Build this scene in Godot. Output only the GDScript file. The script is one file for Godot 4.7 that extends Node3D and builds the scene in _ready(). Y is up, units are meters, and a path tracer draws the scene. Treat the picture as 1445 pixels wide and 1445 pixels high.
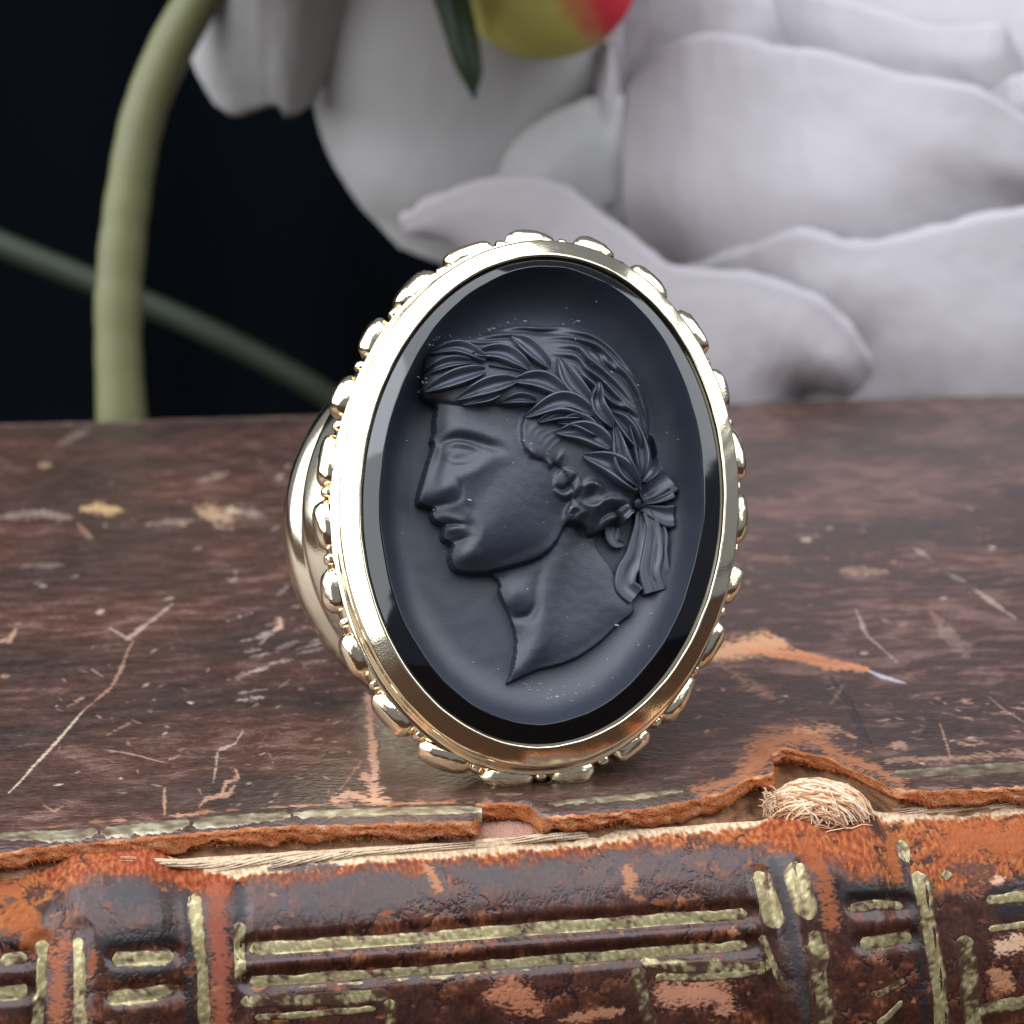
extends Node3D
# All lengths below are millimetres with y = 0 on the top cover of the book; RISE lifts everything so that the table top is y = 0.

const MM := 0.001
const RISE := 32.0
const FOCAL := 60.6                       # lens in mm over a 24 mm high sensor
const SHARP := 3648.6                     # the same lens in photo pixels (photo 1445 px)
const EYE := Vector3(0, 40, 120)
const PITCH := -12.6

var view: Basis
var rng := RandomNumberGenerator.new()
var fine := FastNoiseLite.new()
var mid := FastNoiseLite.new()
var M := {}

# ------------------------------------------------------------------ mesh helpers
class Geo:
	var v := PackedVector3Array()
	var uv := PackedVector2Array()
	var c := PackedColorArray()
	var ix := PackedInt32Array()

	func rows(r: Array, wrap := false, flip := false, uvs: Array = []) -> void:
		var base := v.size()
		var w: int = r[0].size()
		for k in r.size():
			v.append_array(r[k])
			if uvs.size():
				uv.append_array(uvs[k])
		var cols := w if wrap else w - 1
		for j in r.size() - 1:
			for i in cols:
				var a := base + j * w + i
				var b := base + j * w + (i + 1) % w
				if flip:
					ix.append_array([a, b, b + w, a, b + w, a + w])
				else:
					ix.append_array([a, b + w, b, a, a + w, b + w])

	func normals() -> PackedVector3Array:
		var n := PackedVector3Array()
		n.resize(v.size())
		for t in range(0, ix.size(), 3):
			var a := ix[t]
			var b := ix[t + 1]
			var d := ix[t + 2]
			var f := (v[d] - v[a]).cross(v[b] - v[a])
			n[a] += f
			n[b] += f
			n[d] += f
		for i in n.size():
			n[i] = n[i].normalized() if n[i].length_squared() > 1e-20 else Vector3.UP
		return n

	func mesh(at: Vector3) -> ArrayMesh:
		var arr := []
		arr.resize(Mesh.ARRAY_MAX)
		var p := PackedVector3Array()
		p.resize(v.size())
		for i in v.size():
			p[i] = (v[i] - at) * 0.001
		arr[Mesh.ARRAY_VERTEX] = p
		arr[Mesh.ARRAY_NORMAL] = normals()
		if uv.size() == v.size():
			arr[Mesh.ARRAY_TEX_UV] = uv
		if c.size() == v.size():
			arr[Mesh.ARRAY_COLOR] = c
		arr[Mesh.ARRAY_INDEX] = ix
		var m := ArrayMesh.new()
		m.add_surface_from_arrays(Mesh.PRIMITIVE_TRIANGLES, arr)
		return m


func build(g: Geo, called: String, mat: Material, parent: Node, at := Vector3.ZERO) -> MeshInstance3D:
	return put(g.mesh(at), called, mat, parent)


func put(m: Mesh, called: String, mat: Material, parent: Node) -> MeshInstance3D:
	var o := MeshInstance3D.new()
	o.mesh = m
	o.material_override = mat
	o.name = called
	parent.add_child(o, true)
	return o


func thing(called: String, label: String, category: String, at: Vector3, group := "") -> Node3D:
	var o := Node3D.new()
	o.name = called
	add_child(o, true)
	o.position = (at + Vector3(0, RISE, 0)) * MM
	o.set_meta("label", label)
	o.set_meta("category", category)
	if group:
		o.set_meta("group", group)
	return o


func spline(p: Array, per: int, closed := false) -> Array:      # Catmull-Rom through Vector2 or Vector3 points
	var out := []
	var n := p.size()
	var segs := n if closed else n - 1
	for i in segs:
		var a = p[(i - 1 + n) % n] if closed or i > 0 else p[0] * 2.0 - p[1]
		var b = p[i]
		var c = p[(i + 1) % n]
		var d = p[(i + 2) % n] if closed or i < n - 2 else p[n - 1] * 2.0 - p[n - 2]
		for k in per:
			out.append(b.cubic_interpolate(c, a, d, float(k) / per))
	if not closed:
		out.append(p[n - 1])
	return out


func line_at(p: Array, x: float) -> float:                     # piecewise linear y(x)
	for i in p.size() - 1:
		if x <= p[i + 1].x:
			return lerpf(p[i].y, p[i + 1].y, clampf((x - p[i].x) / maxf(p[i + 1].x - p[i].x, 1e-5), 0, 1))
	return p[p.size() - 1].y


func tube(path: Array, radii: Array, sides: int, flat := 1.0, g: Geo = null) -> Geo:
	if g == null:
		g = Geo.new()
	var rr := []
	var up := Vector3(0.1, 0.2, 1).normalized()
	for i in path.size():
		var a: Vector3 = path[maxi(i - 1, 0)]
		var b: Vector3 = path[mini(i + 1, path.size() - 1)]
		var t := (b - a).normalized()
		var x := t.cross(up).normalized()
		var y := x.cross(t).normalized()
		var row := PackedVector3Array()
		var r: float = radii[i]
		for k in sides:
			var q := TAU * k / sides
			row.append(path[i] + x * cos(q) * r + y * sin(q) * r * flat)
		rr.append(row)
	g.rows(rr, true)
	return g


func noise(freq: float, octaves: int, sd: int) -> FastNoiseLite:
	var n := FastNoiseLite.new()
	n.seed = sd
	n.noise_type = FastNoiseLite.TYPE_SIMPLEX_SMOOTH
	n.frequency = freq
	n.fractal_octaves = octaves
	return n


func noise_tex(freq: float, octaves: int, sd: int, side := 512) -> ImageTexture:
	return ImageTexture.create_from_image(noise(freq, octaves, sd).get_seamless_image(side, side))


func mat(called: String, color: Color, rough: float, metal := 0.0, spec := 0.5) -> StandardMaterial3D:
	var m := StandardMaterial3D.new()
	m.resource_name = called
	m.albedo_color = color
	m.roughness = rough
	m.metallic = metal
	m.metallic_specular = spec
	M[called] = m
	return m


func relief(m: StandardMaterial3D, tex: Texture2D, mm: float, size_mm: float) -> void:   # fine relief, one tile every size_mm
	m.heightmap_enabled = true
	m.heightmap_texture = tex
	m.heightmap_scale = mm * 0.1
	m.uv1_triplanar = true
	m.uv1_scale = Vector3.ONE / (size_mm * MM)


# ------------------------------------------------------------------ places
func pt(px: float, py: float, depth: float) -> Vector3:        # a photo pixel at a distance along the lens axis
	return EYE + view * Vector3((px - 722.5) / SHARP * depth, -(py - 722.5) / SHARP * depth, -depth)


func on_level(px: float, py: float, y: float) -> Vector3:
	var d := view * Vector3((px - 722.5) / SHARP, -(py - 722.5) / SHARP, -1)
	return EYE + d * ((y - EYE.y) / d.y)


func seen(p: Vector3) -> Vector2:
	var q := (p - EYE) * view
	return Vector2(722.5 + SHARP * q.x / -q.z, 722.5 - SHARP * q.y / -q.z)


# ------------------------------------------------------------------ scene
func _ready() -> void:
	view = Basis(Vector3.RIGHT, deg_to_rad(PITCH))
	rng.seed = 11
	var cam := Camera3D.new()
	cam.name = "camera"
	cam.position = (EYE + Vector3(0, RISE, 0)) * MM
	cam.rotation_degrees.x = PITCH
	cam.fov = rad_to_deg(2.0 * atan(12.0 / FOCAL))
	cam.near = 0.01
	cam.far = 20.0
	var lens := CameraAttributesPhysical.new()
	lens.frustum_focal_length = FOCAL
	lens.frustum_focus_distance = 0.1225
	lens.frustum_near = 0.01
	lens.frustum_far = 20.0
	lens.exposure_aperture = 64.0
	cam.attributes = lens
	add_child(cam)
	cam.current = true

	var env := Environment.new()
	env.background_mode = Environment.BG_COLOR
	env.background_color = Color(0.34, 0.36, 0.40)
	env.background_energy_multiplier = 1.0
	env.tonemap_mode = Environment.TONE_MAPPER_LINEAR
	env.tonemap_exposure = 1.95
	env.sdfgi_enabled = true
	env.ssao_enabled = true
	env.ssil_enabled = true
	var world := WorldEnvironment.new()
	world.name = "daylight"
	world.environment = env
	add_child(world)

	# daylight from a roof light overhead and tall windows on the left of the room, plus an added fill on the right
	area_lamp("roof_light", Vector3(-40, 430, 130), Vector3(0, 10, -20), Vector2(0.62, 0.56), 1.9, Color(0.93, 0.96, 1.0))
	area_lamp("left_window", Vector3(-410, 215, 80), Vector3(0, 15, 0), Vector2(0.90, 0.48), 1.7, Color(0.96, 0.975, 1.0))
	area_lamp("right_fill", Vector3(430, 330, 60), Vector3(0, 15, 0), Vector2(0.50, 0.36), 1.8, Color(0.95, 0.97, 1.0))  # added fill without a seen source; brightens the right rim and petals

	fine = noise(0.9, 3, 5)
	mid = noise(0.12, 4, 9)
	materials()
	setting()
	book()
	ring()
	flowers()


func area_lamp(called: String, at: Vector3, to: Vector3, size: Vector2, radiance: float, color: Color) -> void:
	var l := AreaLight3D.new()
	l.name = called
	l.area_size = size
	l.area_normalize_energy = true
	l.light_energy = radiance * size.x * size.y / PI
	l.light_color = color
	l.shadow_enabled = true
	l.area_range = 4.0
	add_child(l)
	l.look_at_from_position((at + Vector3(0, RISE, 0)) * MM, (to + Vector3(0, RISE, 0)) * MM, Vector3.UP)


func materials() -> void:
	var g1 := noise_tex(0.03, 5, 3)
	var g2 := noise_tex(0.012, 4, 8)
	var m := mat("gold", Color(1.0, 0.935, 0.8), 0.12, 1.0)
	relief(m, g1, 0.0025, 2.0)
	m = mat("bead_gold", Color(1.0, 0.92, 0.77), 0.13, 1.0)
	relief(m, g1, 0.006, 2.0)
	m = mat("polished_stone", Color(0.03, 0.032, 0.04), 0.06, 0.0, 0.58)
	m = mat("matte_stone", Color(0.132, 0.15, 0.19), 0.48, 0.0, 0.6)
	relief(m, g1, 0.012, 1.3)
	m = mat("lit_rubbed_stone", Color(0.195, 0.218, 0.262), 0.38, 0.0, 0.65)  # rubbed finish, with rim highlights also put into the lighter colour
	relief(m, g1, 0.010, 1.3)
	m = mat("orange_leather", Color.WHITE, 0.9, 0.0, 0.3)
	m.vertex_color_use_as_albedo = true
	relief(m, g1, 0.12, 2.5)
	m = mat("cream_lining", Color(0.82, 0.72, 0.6), 0.95, 0.0, 0.2)
	relief(m, g1, 0.1, 3.0)
	m = mat("gilt", Color.WHITE, 0.36, 0.45, 0.5)
	m.vertex_color_use_as_albedo = true
	relief(m, g1, 0.008, 1.6)
	m = mat("bare_board", Color(0.7, 0.53, 0.46), 0.95, 0.0, 0.2)
	relief(m, g1, 0.12, 2.5)
	m = mat("paper", Color(0.7, 0.62, 0.48), 0.95, 0.0, 0.2)
	m = mat("dark_board", Color(0.12, 0.08, 0.06), 0.8, 0.0, 0.3)
	m = mat("cord_fibre", Color.WHITE, 0.9, 0.0, 0.25)
	m.vertex_color_use_as_albedo = true
	m = mat("orange_fibre", Color(0.7, 0.38, 0.2), 0.95, 0.0, 0.2)
	m = mat("dust", Color(0.58, 0.6, 0.63), 0.9, 0.0, 0.3)
	m = mat("petal", Color(0.73, 0.705, 0.712), 0.55, 0.0, 0.3)
	m.backlight_enabled = true
	m.backlight = Color(0.6, 0.57, 0.57)
	relief(m, g2, 0.05, 16.0)
	m = mat("shaded_petal_skin", Color(0.7, 0.69, 0.68), 0.6, 0.0, 0.3)
	relief(m, g2, 0.04, 18.0)
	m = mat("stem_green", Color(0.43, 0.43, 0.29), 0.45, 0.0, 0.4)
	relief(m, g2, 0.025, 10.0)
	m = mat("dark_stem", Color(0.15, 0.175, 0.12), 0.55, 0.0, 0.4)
	m = mat("leaf_green", Color(0.13, 0.2, 0.09), 0.5, 0.0, 0.4)
	m = mat("leaf_black", Color(0.07, 0.08, 0.07), 0.6, 0.0, 0.3)
	m = mat("bud_skin", Color.WHITE, 0.5, 0.0, 0.3)
	m.vertex_color_use_as_albedo = true
	m = mat("black_cloth", Color(0.035, 0.045, 0.06), 1.0, 0.0, 0.0)
	m = mat("table_wood", Color(0.2, 0.145, 0.115), 0.95, 0.0, 0.1)
	relief(m, g2, 0.2, 60.0)


func setting() -> void:
	var t := BoxMesh.new()
	t.size = Vector3(1.6, 0.03, 1.2)
	var o := put(t, "table", M.table_wood, self)
	o.position = Vector3(0, -0.015, -0.1)
	o.set_meta("kind", "structure")
	o.set_meta("label", "dark table top under the old book")
	# black cloth hung behind the flowers, with soft folds, curving forward onto the table
	var g := Geo.new()
	var rr := []
	for j in 15:
		var row := PackedVector3Array()
		for i in 61:
			var x := -140.0 + 280.0 * i / 60
			var h := 135.0 * j / 14
			row.append(Vector3(x, h - RISE + 0.5, -178 + 3.0 * sin(x * 0.11 + h * 0.01) + 2.0 * sin(x * 0.27 + 1.3) + 10.0 * exp(-h / 7.0)))
		rr.append(row)
	g.rows(rr)
	var b := build(g, "backdrop", M.black_cloth, self, Vector3(0, -RISE, 0))
	b.set_meta("kind", "structure")
	b.set_meta("label", "black cloth backdrop hung behind the flowers")


# ------------------------------------------------------------------ the book
const BOOK_TURN := 11.0
var book_o := Vector3(0, 0, 4.6)
var book_s: Vector3
var book_t: Vector3
# photo outline of the torn front edge of the top cover
var torn := [Vector2(-1200, 1290), Vector2(-260, 1222), Vector2(0, 1199), Vector2(60, 1190), Vector2(115, 1184), Vector2(224, 1175), Vector2(300, 1168), Vector2(413, 1160), Vector2(548, 1157), Vector2(674, 1154), Vector2(684, 1130), Vector2(720, 1127), Vector2(750, 1132), Vector2(763, 1148), Vector2(850, 1142), Vector2(921, 1134), Vector2(1021, 1118), Vector2(1058, 1103), Vector2(1085, 1073), Vector2(1104, 1063), Vector2(1161, 1068), Vector2(1222, 1090), Vector2(1262, 1112), Vector2(1340, 1110), Vector2(1445, 1104), Vector2(1720, 1085), Vector2(3400, 990)]


func bk(s: float, t: float, y: float) -> Vector3:
	return book_o + book_s * s + book_t * t + Vector3(0, y, 0)


func st(px: float, py: float, y := 0.0) -> Vector2:
	var p := on_level(px, py, y) - book_o
	return Vector2(p.dot(book_s), p.dot(book_t))


var tex_w := 0
var tex_h := 0
var tr: PackedFloat32Array
var tg: PackedFloat32Array
var tb: PackedFloat32Array
var th: PackedFloat32Array
var tq: PackedFloat32Array


func texture_start(w: int, h: int) -> void:
	tex_w = w
	tex_h = h
	for a in ["tr", "tg", "tb", "th", "tq"]:
		var p := PackedFloat32Array()
		p.resize(w * h)
		set(a, p)


func texture_done(m: StandardMaterial3D, depth_mm: float) -> void:
	var bytes := PackedByteArray()
	bytes.resize(tex_w * tex_h * 3)
	for i in tex_w * tex_h:
		bytes[i * 3] = int(clampf(tr[i], 0, 1) * 255.0)
		bytes[i * 3 + 1] = int(clampf(tg[i], 0, 1) * 255.0)
		bytes[i * 3 + 2] = int(clampf(tb[i], 0, 1) * 255.0)
	m.albedo_texture = ImageTexture.create_from_image(Image.create_from_data(tex_w, tex_h, false, Image.FORMAT_RGB8, bytes))
	m.heightmap_enabled = true
	m.heightmap_texture = ImageTexture.create_from_image(Image.create_from_data(tex_w, tex_h, false, Image.FORMAT_RF, th.to_byte_array()))
	m.heightmap_scale = depth_mm * 0.1
	m.texture_repeat = false
	var rough := PackedByteArray()
	rough.resize(tex_w * tex_h)
	for i in tex_w * tex_h:
		rough[i] = int(clampf(tq[i], 0, 1) * 255.0)
	m.roughness = 1.0
	m.roughness_texture = ImageTexture.create_from_image(Image.create_from_data(tex_w, tex_h, false, Image.FORMAT_L8, rough))


# blends a ragged stroke into the texture arrays; points and radii in texels
func stroke(p: Array, rx: float, ry: float, col: Color, alpha: float, ragged: float, dh := 0.0, taper := true) -> void:
	var lo := Vector2(1e9, 1e9)
	var hi := -lo
	for q in p:
		lo = lo.min(q)
		hi = hi.max(q)
	var x0 := maxi(int(lo.x - rx * 2 - 2), 0)
	var x1 := mini(int(hi.x + rx * 2 + 2), tex_w - 1)
	var y0 := maxi(int(lo.y - ry * 2 - 2), 0)
	var y1 := mini(int(hi.y + ry * 2 + 2), tex_h - 1)
	var k := Vector2(1.0 / rx, 1.0 / ry)
	for y in range(y0, y1 + 1):
		for x in range(x0, x1 + 1):
			var best := 9.0
			var q := Vector2(x, y) * k
			var along := 0.0
			for i in p.size() - 1:
				var a: Vector2 = p[i] * k
				var d: Vector2 = p[i + 1] * k - a
				var f := clampf((q - a).dot(d) / maxf(d.length_squared(), 1e-6), 0, 1)
				var e := (a + d * f - q).length()
				if e < best:
					best = e
					along = (i + f) / (p.size() - 1)
			if p.size() == 1:
				best = (q - p[0] * k).length()
				along = 0.5
			var w := 1.0 if not taper else 0.35 + 0.65 * sin(PI * clampf(along, 0.03, 0.97))
			best = best / w + ragged * (fine.get_noise_2d(x * 0.16, y * 0.22) + 0.6 * fine.get_noise_2d(x * 0.05 + 90, y * 0.07))
			var s := clampf((1.1 - best) * 1.7, 0, 1) * alpha
			if s > 0.0:
				var i := y * tex_w + x
				tr[i] = lerpf(tr[i], col.r, s)
				tg[i] = lerpf(tg[i], col.g, s)
				tb[i] = lerpf(tb[i], col.b, s)
				th[i] += dh * s
				tq[i] = lerpf(tq[i], 0.85 if col.r > 0.3 else 0.5, s)


const BW := 140.0      # width of cover that the texture spans
const BT := 112.0


func board_uv(s: float, t: float) -> Vector2:
	return Vector2((s + 55.0) / BW, sqrt(clampf((t + 4.0) / BT, 0, 1)))


func tx(px: float, py: float) -> Vector2:
	var q := st(px, py)
	var u := board_uv(q.x, q.y)
	return Vector2(u.x * tex_w, u.y * tex_h)


func scuff(p: Array, width: float, col: Color, alpha := 0.8, ragged := 0.6, dh := 0.0, taper := true) -> void:   # photo points, width in photo px
	var q := []
	for k in p:
		q.append(tx(k.x, k.y))
	var c: Vector2 = p[p.size() / 2]
	var rx := absf(tx(c.x + width, c.y).x - tx(c.x, c.y).x)
	var ry := absf(tx(c.x, c.y + width).y - tx(c.x, c.y).y)
	stroke(q, maxf(rx * 0.8, 0.9), maxf(ry * 0.8, 0.9), col, alpha * 0.92, maxf(ragged * 1.35, 0.6), dh, taper)


func cover_texture(m: StandardMaterial3D) -> void:
	texture_start(1960, 1100)
	var n1 := noise(0.05, 4, 21)
	var n2 := noise(0.35, 3, 22)
	var n3 := noise(1.3, 3, 23)
	var net := noise(0.55, 1, 25)
	net.noise_type = FastNoiseLite.TYPE_CELLULAR
	net.cellular_return_type = FastNoiseLite.RETURN_DISTANCE2_SUB
	for y in tex_h:
		var v := (y + 0.5) / tex_h
		var t := v * v * BT - 4.0
		for x in tex_w:
			var s := (x + 0.5) / tex_w * BW - 55.0
			var a := n1.get_noise_2d(s, t * 1.4)
			var b := n2.get_noise_2d(s * 0.75, t * 1.7)
			var c := n3.get_noise_2d(s * 1.1, t * 2.6)
			var k := clampf(0.5 + 0.35 * a + 0.32 * b + 0.35 * c, 0, 1)
			var i := y * tex_w + x
			# brown leather, redder where worn
			var r := lerpf(0.175, 0.35, k) + 0.03 * a
			var g := lerpf(0.115, 0.225, k)
			var bl := lerpf(0.09, 0.178, k) - 0.012 * a
			# pale rubbed bloom
			var w := clampf((b + 0.7 * a + 0.25 * c - 0.22 + 0.22 * clampf(s / 30.0, -0.6, 1.0)) * 1.6, 0, 1) * 0.5
			r = lerpf(r, 0.5, w)
			g = lerpf(g, 0.4, w)
			bl = lerpf(bl, 0.38, w)
			# small flecks
			var fl := clampf((c + 0.5 * b - 0.72) * 7.0, 0, 1) * 0.5
			r = lerpf(r, 0.62, fl)
			g = lerpf(g, 0.5, fl)
			bl = lerpf(bl, 0.43, fl)
			var crack := smoothstep(0.1, 0.0, net.get_noise_2d(s + 0.8 * b, t + 0.8 * c) + 1.0) * clampf(1.8 * a + 0.5 * b, 0, 0.55)
			r = lerpf(r, 0.5, crack * 0.7)
			g = lerpf(g, 0.38, crack * 0.7)
			bl = lerpf(bl, 0.3, crack * 0.7)
			tr[i] = r
			tg[i] = g
			tb[i] = bl
			tq[i] = 0.41 + 0.1 * b + 0.08 * c
			th[i] = 0.5 - 0.8 * crack + 0.06 * a + 0.14 * b + 0.4 * c
	var tan_c := Color(0.64, 0.46, 0.34)
	var orange := Color(0.60, 0.34, 0.16)
	var pale := Color(0.72, 0.66, 0.58)
	var gold := Color(0.72, 0.58, 0.36)
	# flecks of old gilt and pale stains on the far left
	scuff([Vector2(115, 718), Vector2(170, 722)], 11, gold, 0.9, 0.7)
	scuff([Vector2(282, 722), Vector2(310, 728), Vector2(330, 722)], 22, Color(0.66, 0.52, 0.38), 0.85, 0.9)
	scuff([Vector2(320, 718), Vector2(370, 726)], 9, pale, 0.5, 0.9)
	scuff([Vector2(52, 657), Vector2(72, 656)], 6, gold, 0.6, 0.6)
	scuff([Vector2(0, 730), Vector2(60, 724), Vector2(100, 732)], 8, pale, 0.45, 1.0)
	scuff([Vector2(110, 740), Vector2(128, 760)], 9, tan_c, 0.55, 0.9)
	scuff([Vector2(205, 742), Vector2(270, 735)], 8, pale, 0.4, 0.9)
	scuff([Vector2(280, 680), Vector2(320, 668)], 6, pale, 0.4, 0.7)
	scuff([Vector2(80, 628), Vector2(125, 606)], 7, pale, 0.35, 0.6)
	scuff([Vector2(30, 800), Vector2(90, 798)], 5, pale, 0.35, 0.8)
	# long scratch on the left and its branches
	scuff([Vector2(10, 1120), Vector2(45, 1082), Vector2(90, 1035), Vector2(118, 1003)], 3.2, Color(0.74, 0.67, 0.55), 0.95, 0.5, -0.3)
	scuff([Vector2(118, 1003), Vector2(155, 972), Vector2(168, 950), Vector2(180, 918), Vector2(187, 905)], 3.2, tan_c, 0.8, 0.9, -0.3)
	scuff([Vector2(155, 887), Vector2(180, 902), Vector2(215, 875), Vector2(243, 852)], 4.0, pale, 0.65, 0.7, -0.2)
	scuff([Vector2(95, 998), Vector2(118, 985)], 4, tan_c, 0.8, 0.8)
	scuff([Vector2(128, 945), Vector2(145, 957)], 2.6, pale, 0.7, 0.6)
	scuff([Vector2(145, 1058), Vector2(195, 1066), Vector2(235, 1076)], 1.6, pale, 0.6, 0.4)
	scuff([Vector2(150, 1038), Vector2(185, 1020)], 3.0, tan_c, 0.55, 0.9)
	scuff([Vector2(135, 865), Vector2(146, 862)], 5, pale, 0.8, 0.6)
	scuff([Vector2(-4, 905), Vector2(14, 902), Vector2(21, 888)], 5.5, tan_c, 0.9, 0.6)
	scuff([Vector2(0, 956), Vector2(12, 955)], 4, tan_c, 0.7, 0.6)
	scuff([Vector2(60, 1136), Vector2(75, 1145), Vector2(88, 1138)], 2.0, tan_c, 0.8, 0.5)
	# abrasion beside the band of the ring
	for k in 26:
		var x := rng.randf_range(315, 440)
		var y := rng.randf_range(835, 985) - (x - 380) * 0.25
		scuff([Vector2(x, y), Vector2(x + rng.randf_range(10, 46), y - rng.randf_range(3, 14))], rng.randf_range(1.8, 4.5), Color(0.66, 0.58, 0.54), rng.randf_range(0.35, 0.8), 1.0)
	scuff([Vector2(385, 890), Vector2(396, 884), Vector2(395, 872)], 5, Color(0.72, 0.55, 0.47), 0.9, 0.6)
	# small chips everywhere
	for k in 170:
		var x := rng.randf_range(0, 1445)
		var y := rng.randf_range(640, 1150)
		var l := rng.randf_range(2, 16)
		var an := rng.randf_range(-0.9, 0.5)
		scuff([Vector2(x, y), Vector2(x + l * cos(an), y + l * sin(an) * 0.6)], rng.randf_range(1.2, 3.2), [tan_c, pale, pale, Color(0.6, 0.5, 0.44)][k % 4], rng.randf_range(0.3, 0.85), 0.8)
	for k in 60:
		var x := rng.randf_range(60, 560)
		var y := rng.randf_range(940, 1140)
		scuff([Vector2(x, y), Vector2(x + rng.randf_range(-14, 14), y + rng.randf_range(-8, 8))], rng.randf_range(1.0, 2.4), tan_c, rng.randf_range(0.3, 0.8), 0.9)
	# wandering cracks near the front
	scuff([Vector2(310, 1125), Vector2(318, 1105), Vector2(335, 1098), Vector2(330, 1080)], 4.0, tan_c, 0.9, 0.9, -0.3)
	scuff([Vector2(280, 1140), Vector2(290, 1128), Vector2(320, 1122), Vector2(330, 1110)], 5, tan_c, 0.9, 0.8)
	scuff([Vector2(300, 1105), Vector2(306, 1060), Vector2(330, 1050), Vector2(342, 1032)], 2.6, pale, 0.7, 0.9)
	scuff([Vector2(231, 1150), Vector2(231, 1128), Vector2(231, 1112)], 4, tan_c, 0.95, 0.4)
	# the tall worn split under the ring, left
	scuff([Vector2(519, 985), Vector2(522, 1030), Vector2(526, 1070), Vector2(528, 1100)], 9, Color(0.76, 0.58, 0.47), 0.97, 0.6, -0.3, false)
	scuff([Vector2(516, 1096), Vector2(530, 1115), Vector2(528, 1128)], 13, Color(0.75, 0.56, 0.44), 0.97, 0.8, -0.2, false)
	scuff([Vector2(470, 1130), Vector2(490, 1120), Vector2(520, 1128), Vector2(545, 1132)], 9, Color(0.74, 0.54, 0.4), 0.95, 0.9, 0, false)
	scuff([Vector2(480, 1112), Vector2(500, 1088), Vector2(512, 1072)], 2.5, tan_c, 0.7, 0.9)
	# bare orange patch right of the ring with its pale splinter and dark cut
	scuff([Vector2(1005, 922), Vector2(1050, 915), Vector2(1095, 905)], 20, Color(0.77, 0.55, 0.38), 0.97, 0.5, -0.6, false)
	scuff([Vector2(1060, 918), Vector2(1120, 925), Vector2(1180, 938), Vector2(1222, 944)], 17, Color(0.74, 0.47, 0.29), 0.97, 0.5, -0.6)
	scuff([Vector2(1100, 924), Vector2(1190, 938)], 6, Color(0.62, 0.33, 0.17), 0.7, 0.9, -0.2)
	scuff([Vector2(1226, 948), Vector2(1245, 955), Vector2(1276, 963)], 6, Color(0.68, 0.68, 0.7), 0.95, 0.3, 0.3)
	scuff([Vector2(1172, 955), Vector2(1195, 990), Vector2(1212, 1025), Vector2(1228, 1050)], 8, Color(0.16, 0.11, 0.1), 0.85, 0.5, -0.8)
	scuff([Vector2(1015, 940), Vector2(1060, 965), Vector2(1100, 990)], 14, Color(0.6, 0.42, 0.31), 0.55, 1.2)
	scuff([Vector2(1190, 965), Vector2(1170, 995)], 3, tan_c, 0.5, 1.0)
	scuff([Vector2(1207, 860), Vector2(1222, 895), Vector2(1265, 935)], 4, pale, 0.6, 0.6, -0.3)
	scuff([Vector2(1185, 806), Vector2(1250, 806)], 9, Color(0.7, 0.56, 0.45), 0.55, 0.7)
	scuff([Vector2(1290, 775), Vector2(1312, 790)], 6, pale, 0.6, 0.6)
	scuff([Vector2(1375, 832), Vector2(1400, 850), Vector2(1432, 872)], 8, pale, 0.6, 0.6)
	scuff([Vector2(1338, 810), Vector2(1360, 820)], 7, pale, 0.5, 0.7)
	scuff([Vector2(1320, 870), Vector2(1345, 905), Vector2(1360, 925)], 20, Color(0.56, 0.45, 0.4), 0.5, 1.0)
	scuff([Vector2(1395, 985), Vector2(1420, 1005), Vector2(1448, 1022)], 3.0, tan_c, 0.75, 0.5)
	# worn front margin on the right
	scuff([Vector2(1060, 1092), Vector2(1080, 1062), Vector2(1110, 1045), Vector2(1150, 1040)], 22, orange, 0.95, 0.8, 0, false)
	scuff([Vector2(1120, 1035), Vector2(1180, 1030), Vector2(1205, 1040)], 10, Color(0.7, 0.5, 0.36), 0.75, 1.2)
	scuff([Vector2(1170, 1062), Vector2(1225, 1082), Vector2(1262, 1100)], 16, orange, 0.95, 0.8, 0, false)
	scuff([Vector2(980, 1116), Vector2(1030, 1108), Vector2(1060, 1095)], 9, orange, 0.85, 0.9, 0, false)
	scuff([Vector2(1250, 1075), Vector2(1340, 1072), Vector2(1445, 1062)], 5, tan_c, 0.7, 1.2, 0, false)
	scuff([Vector2(1260, 1055), Vector2(1275, 1048)], 9, tan_c, 0.85, 0.8)
	for k in 34:
		var x := rng.randf_range(1140, 1445)
		var y := rng.randf_range(985, 1065)
		scuff([Vector2(x, y), Vector2(x + rng.randf_range(4, 30), y + rng.randf_range(-4, 4))], rng.randf_range(1.5, 3.6), tan_c, rng.randf_range(0.35, 0.85), 1.1)
	scuff([Vector2(1325, 1020), Vector2(1335, 1050), Vector2(1340, 1070)], 2.4, tan_c, 0.8, 0.8)
	scuff([Vector2(1340, 1045), Vector2(1375, 1052)], 5, tan_c, 0.7, 1.0)
	# thin worn line along the front edge on the left
	for k in 40:
		var x := rng.randf_range(60, 700)
		var y := line_at(torn, x) - (22 if x < 680 else 8)
		scuff([Vector2(x, y), Vector2(x + rng.randf_range(8, 40), y - rng.randf_range(0, 3))], rng.randf_range(1.6, 3.8), [tan_c, orange][k % 2], rng.randf_range(0.4, 0.9), 1.1)
	# back edge rubbed pale
	for k in 16:
		var x := k * 92.0
		scuff([Vector2(x, 598 - x * 0.029), Vector2(x + 100, 595 - x * 0.029)], 4, Color(0.5, 0.38, 0.31), 0.6, 1.2, 0, false)
	texture_done(m, 0.10)


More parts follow.
